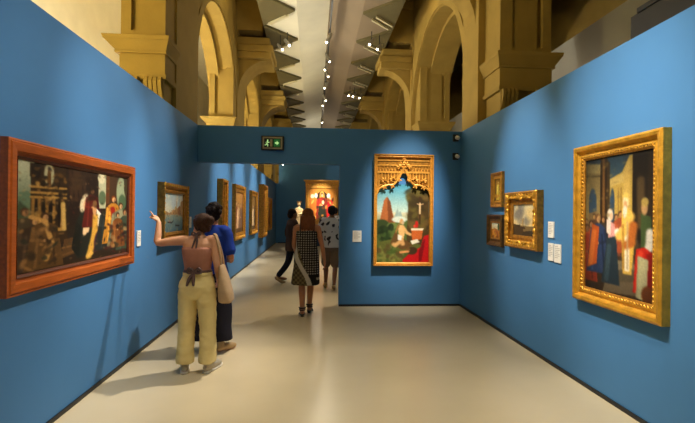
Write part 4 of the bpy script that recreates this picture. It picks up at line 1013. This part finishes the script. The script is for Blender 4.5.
# 3: woman in patterned dress walking away
J = dict(torso=torso(.99, 1.03), neck=[V(0, -.005, 1.36), V(.0, .0, 1.41), V(0, .012, 1.45)], head=V(.01, .025, 1.515), hyaw=-.1, hpitch=-.1,
    sh_l=V(-.165, 0, 1.33), el_l=V(-.2, .04, 1.07), wr_l=V(-.16, .2, .9), hd_l=V(.1, .5, -.8), pn_l=V(1, 0, 0), th_l=V(0, 1, .3),
    sh_r=V(.165, 0, 1.33), el_r=V(.235, -.05, 1.07), wr_r=V(.275, -.03, .83), hd_r=V(.06, .1, -1), pn_r=V(-1, .1, 0), th_r=V(0, 1, .1),
    hip_l=V(-.08, 0, .85), kn_l=V(-.07, -.03, .46), an_l=V(-.055, -.16, .10), toe_l=V(-.07, .1, 0),
    hip_r=V(.08, 0, .85), kn_r=V(.065, .07, .47), an_r=V(.05, .08, .10), toe_r=V(.07, .3, 0))
w3 = person('woman with long auburn hair in a black and white patterned dress walking away', (-.11, 6.86, 0), .0, J, M['tan'], None, .008)
bm = nb()
loft(bm, [(-.015, .0, .46, .215, .17), (-.015, 0, .475, .222, .175), (-.01, 0, .6, .212, .165), (0, 0, .75, .2, .155), (0, 0, .9, .19, .142), (0, 0, 1.04, .16, .125), (0, 0, 1.15, .16, .125), (0, 0, 1.24, .172, .132), (0, 0, 1.28, .166, .122), (0, .02, 1.31, .12, .09)], 32, 2.2)
dr = blob('dress', bm, M['cloth'], w3, .009, 3); wrinkle(dr, .012, (7, 7, 2.5))
ca = dr.data.color_attributes.new('pigment', 'FLOAT_COLOR', 'POINT')
for i, v in enumerate(dr.data.vertices):
    x, y, z = v.co
    band = x - (.12-(z-.48)*.36)                 # diagonal white sweep
    if abs(band+.10+.03*math.sin(z*9)) < .036: c = (184, 172, 152)
    elif band > -.055:
        gx, gz = (x % .036)/.036, (z % .036)/.036
        c = (150, 140, 124) if (gx > .45 and gz > .5 and z > .62 or (abs(z-.56) < .02)) else (22, 18, 18)
        if z < .6 and band < .06: c = (24, 20, 20)
    else:
        gx = math.sin(x*90)*math.sin(z*90); c = (104, 90, 58) if gx > 0 else (70, 56, 36)
        if z > 1.02: c = (30, 26, 24)
    ca.data[i].color = (*lin(c), 1)
bm = nb()
for s in (-1, 1): tube(bm, [(s*.1, .09, 1.27), (s*.105, .0, 1.395), (s*.1, -.1, 1.27)], .01, 8, 4)
obj('straps', bm, M['leather'], w3, True)
bm = nb()
ell(bm, (.01, .0, 1.555), (.088, .1, .088)); 
loft(bm, [(.012, -.06, 1.30, .07, .02), (.012, -.075, 1.33, .1, .035), (.012, -.07, 1.42, .102, .05), (.012, -.04, 1.5, .098, .08), (.01, -.015, 1.57, .086, .09), (.01, 0, 1.6, .06, .07)], 20)
for i in range(9):
    x = -.085+.19*i/8; tube(bm, [(x, -.1, 1.5), (x*1.05, -.115, 1.4), (x*1.02+.005*(-1)**i, -.1, 1.31-.01*(i % 3))], [.022, .02, .008], 6, 3)
blob('hair', bm, M['auburn'], w3, .009, 1)
for s in ('l', 'r'):
    a, tq = J['an_'+s], J['toe_'+s]
    bm = nb(); d = (tq-a); d.z = 0; d.normalize(); hl = V(a.x, a.y, 0)-d*.03
    tube(bm, [hl+V(0, 0, .03), hl+d*.1+V(0, 0, .024), hl+d*.2+V(0, 0, .013), hl+d*.24+V(0, 0, .012)], [.036, .038, .042, .03], 12, 3, flat=.5)
    box(bm, hl.x-.022, hl.x+.022, hl.y-.02, hl.y+.03, 0, .04)
    tube(bm, [a+V(.046*math.cos(k*PI/6), .046*math.sin(k*PI/6), .03) for k in range(13)], .012, 6)
    tube(bm, [a+V(.044*math.cos(k*PI/6), .05*math.sin(k*PI/6), .0) for k in range(13)], .009, 6)
    q1 = hl+d*.15; sd = V(-d.y, d.x, 0); tube(bm, [q1+sd*.042+V(0, 0, .01), q1+V(0, 0, .062), q1-sd*.042+V(0, 0, .01)], .012, 6, 4)
    o = obj('sandal', bm, M['leather'], w3, True)

# 4: dark walker half hidden, stepping left
J = dict(torso=torso(.99, 1.02), neck=[V(0, -.005, 1.36), V(.0, .0, 1.41), V(0, .012, 1.45)], head=V(0, .02, 1.53), hyaw=0, hpitch=-.15,
    sh_l=V(-.16, 0, 1.33), el_l=V(-.22, -.04, 1.07), wr_l=V(-.2, .08, .86), hd_l=V(0, .2, -1), pn_l=V(1, 0, 0), th_l=V(0, 1, 0),
    sh_r=V(.16, 0, 1.33), el_r=V(.22, .06, 1.07), wr_r=V(.2, .2, .9), hd_r=V(0, .4, -1), pn_r=V(-1, 0, 0), th_r=V(0, 1, 0),
    hip_l=V(-.085, 0, .84), kn_l=V(-.09, -.06, .46), an_l=V(-.09, -.30, .15), toe_l=V(-.09, -.1, 0),
    hip_r=V(.085, 0, .84), kn_r=V(.09, .2, .5), an_r=V(.09, .22, .085), toe_r=V(.09, .42, 0))
w4 = person('person in dark brown clothes mid-stride, half hidden left of the patterned dress', (-.48, 9.8, 0), -1.15, J, M['brownskin'], None, .01)
bm = nb()
loft(bm, [(0, 0, .72, .19, .14), (0, 0, .85, .185, .14), (0, 0, 1.05, .16, .125), (0, 0, 1.2, .168, .128), (0, 0, 1.3, .175, .118), (0, 0, 1.365, .145, .088), (0, 0, 1.41, .075, .065)], 26, 2.2)
for s in ('l', 'r'): tube(bm, [V(0, 0, 1.36).lerp(J['sh_'+s], .5), J['sh_'+s], J['el_'+s], J['el_'+s].lerp(J['wr_'+s], .9)], [.06, .066, .056, .046], 14, 4)
o = blob('coat', bm, M['darkcoat'], w4, .011, 2); wrinkle(o, .008, (8, 8, 9))
bm = nb(); loft(bm, [(0, 0, .74, .12, .1), (0, 0, .84, .175, .13), (0, 0, .95, .15, .112)], 22)
for s in ('l', 'r'): tube(bm, [J['hip_'+s], J['kn_'+s], J['an_'+s].lerp(J['kn_'+s], .12)], [.098, .07, .058], 14, 4)
blob('trousers', bm, M['navy'], w4, .011, 2)
bm = nb(); ell(bm, (0, -.01, 1.57), (.086, .1, .086)); ell(bm, (0, -.05, 1.51), (.076, .07, .085)); blob('hair', bm, M['blackhair'], w4, .01, 1)
bm = nb(); foot(bm, J['an_r']+V(0, 0, .01), J['toe_r'], 1.2); blob('shoe', bm, M['tanshoe'], w4, .01, 1)
bm = nb(); a = J['an_l']; tube(bm, [a+V(0, -.03, -.02), a+V(0, .03, -.07), a+V(0, .1, -.115), a+V(0, .16, -.125)], [.042, .042, .04, .028], 12, 3, flat=.9); blob('shoe', bm, M['tanshoe'], w4, .01, 1)

# 5: man in patterned white shirt
J = dict(torso=torso(1.04, 1.1), neck=[V(0, -.005, 1.43), V(.0, .0, 1.48), V(0, .012, 1.53)], head=V(0, .02, 1.60), hyaw=.1, hpitch=-.2,
    sh_l=V(-.185, 0, 1.39), el_l=V(-.235, -.02, 1.11), wr_l=V(-.2, .14, .93), hd_l=V(.1, .4, -1), pn_l=V(1, 0, 0), th_l=V(0, 1, .2),
    sh_r=V(.185, 0, 1.39), el_r=V(.25, .0, 1.11), wr_r=V(.2, .2, 1.0), hd_r=V(-.2, .7, -.3), pn_r=V(-1, 0, -.2), th_r=V(0, .3, 1),
    hip_l=V(-.095, 0, .88), kn_l=V(-.1, .12, .49), an_l=V(-.11, .1, .085), toe_l=V(-.13, .32, 0),
    hip_r=V(.095, 0, .88), kn_r=V(.08, -.02, .48), an_r=V(.05, -.22, .12), toe_r=V(.05, 0, 0))
w5 = person('man in white patterned shirt and shorts walking beside the end wall edge', (.36, 9.05, 0), .0, J, M['brownskin'], None, .009)
bm = nb()
loft(bm, [(0, 0, .86, .2, .145), (0, 0, 1.0, .19, .14), (0, 0, 1.15, .185, .138), (0, 0, 1.28, .195, .14), (0, 0, 1.37, .195, .118), (0, 0, 1.43, .155, .088), (0, 0, 1.47, .082, .07)], 28, 2.2)
for s in ('l', 'r'): tube(bm, [V(0, 0, 1.42).lerp(J['sh_'+s], .5), J['sh_'+s], J['sh_'+s].lerp(J['el_'+s], .85)], [.064, .074, .076], 14, 3)
o = blob('shirt', bm, M['cloth'], w5, .01, 2); wrinkle(o, .008, (8, 8, 8))
ca = o.data.color_attributes.new('pigment', 'FLOAT_COLOR', 'POINT')
for i, v in enumerate(o.data.vertices):
    n_ = noise.noise(v.co*13+V(3, 1, 2))
    ca.data[i].color = (*lin((60, 50, 52) if n_ > .2 else (206, 198, 192)), 1)
bm = nb(); loft(bm, [(0, 0, .78, .15, .115), (0, 0, .88, .192, .142), (0, 0, .98, .17, .128)], 22)
for s in ('l', 'r'): tube(bm, [J['hip_'+s]+V(0, 0, .02), J['hip_'+s].lerp(J['kn_'+s], .9)], [.112, .105], 16)
blob('shorts', bm, M['shorts'], w5, .011, 2)
bm = nb(); ell(bm, (0, 0, 1.64), (.086, .1, .082)); ell(bm, (0, -.035, 1.59), (.08, .075, .07)); blob('hair', bm, M['blackhair'], w5, .01, 1)
bm = nb(); foot(bm, J['an_l']+V(0, 0, .008), J['toe_l'], 1.2); blob('shoe', bm, M['tanshoe'], w5, .01, 1)
bm = nb(); a = J['an_r']; tube(bm, [a+V(0, -.02, -.03), a+V(0, .06, -.07), a+V(0, .14, -.085), a+V(0, .2, -.088)], [.042, .042, .04, .028], 12, 3, flat=.9); blob('shoe', bm, M['tanshoe'], w5, .01, 1)

# 6: visitor farther back
J = dict(torso=torso(1.05, 1.06), neck=[V(0, -.005, 1.44), V(.0, .0, 1.49), V(0, .012, 1.54)], head=V(0, .02, 1.61), hyaw=.2,
    sh_l=V(-.18, 0, 1.4), el_l=V(-.23, -.02, 1.12), wr_l=V(-.22, .08, .9), hd_l=V(0, .2, -1), pn_l=V(1, 0, 0), th_l=V(0, 1, .2),
    sh_r=V(.18, 0, 1.4), el_r=V(.23, .0, 1.12), wr_r=V(.22, .08, .9), hd_r=V(0, .2, -1), pn_r=V(-1, 0, 0), th_r=V(0, 1, .2),
    hip_l=V(-.09, 0, .9), kn_l=V(-.1, .02, .49), an_l=V(-.1, 0, .085), toe_l=V(-.12, .2, 0),
    hip_r=V(.09, 0, .9), kn_r=V(.1, .02, .49), an_r=V(.1, 0, .085), toe_r=V(.12, .2, 0))
w6 = person('dark-haired visitor in a grey shirt far back before the altarpiece', (.68, 14.2, 0), 0, J, M['tan'], None, .011)
bm = nb()
loft(bm, [(0, 0, .9, .19, .135), (0, 0, 1.1, .172, .128), (0, 0, 1.28, .185, .132), (0, 0, 1.38, .185, .112), (0, 0, 1.44, .15, .085), (0, 0, 1.48, .08, .068)], 26, 2.2)
for s in ('l', 'r'): tube(bm, [V(0, 0, 1.43).lerp(J['sh_'+s], .5), J['sh_'+s], J['sh_'+s].lerp(J['el_'+s], .85)], [.062, .07, .07], 14, 3)
blob('shirt', bm, M['greyshirt'], w6, .012, 2)
bm = nb(); loft(bm, [(0, 0, .78, .14, .11), (0, 0, .9, .182, .135), (0, 0, .99, .165, .125)], 22)
for s in ('l', 'r'): tube(bm, [J['hip_'+s], J['kn_'+s], J['an_'+s]+V(0, 0, .05)], [.105, .075, .062], 16, 3)
blob('trousers', bm, M['navy'], w6, .012, 2)
bm = nb(); ell(bm, (0, 0, 1.65), (.086, .1, .082)); ell(bm, (0, -.035, 1.6), (.08, .075, .075)); blob('hair', bm, M['blackhair'], w6, .011, 1)
for s in ('l', 'r'):
    bm = nb(); foot(bm, J['an_'+s]+V(0, 0, .008), J['toe_'+s], 1.2); blob('shoe', bm, M['leather'], w6, .011, 1)

# ------------------------------------------------------------------ view
SC.view_settings.view_transform = 'Standard'; SC.view_settings.look = 'None'
SC.view_settings.gamma = 1; SC.view_settings.use_curve_mapping = False
SC.view_settings.exposure = .18
SC.cycles.caustics_reflective = False; SC.cycles.caustics_refractive = False
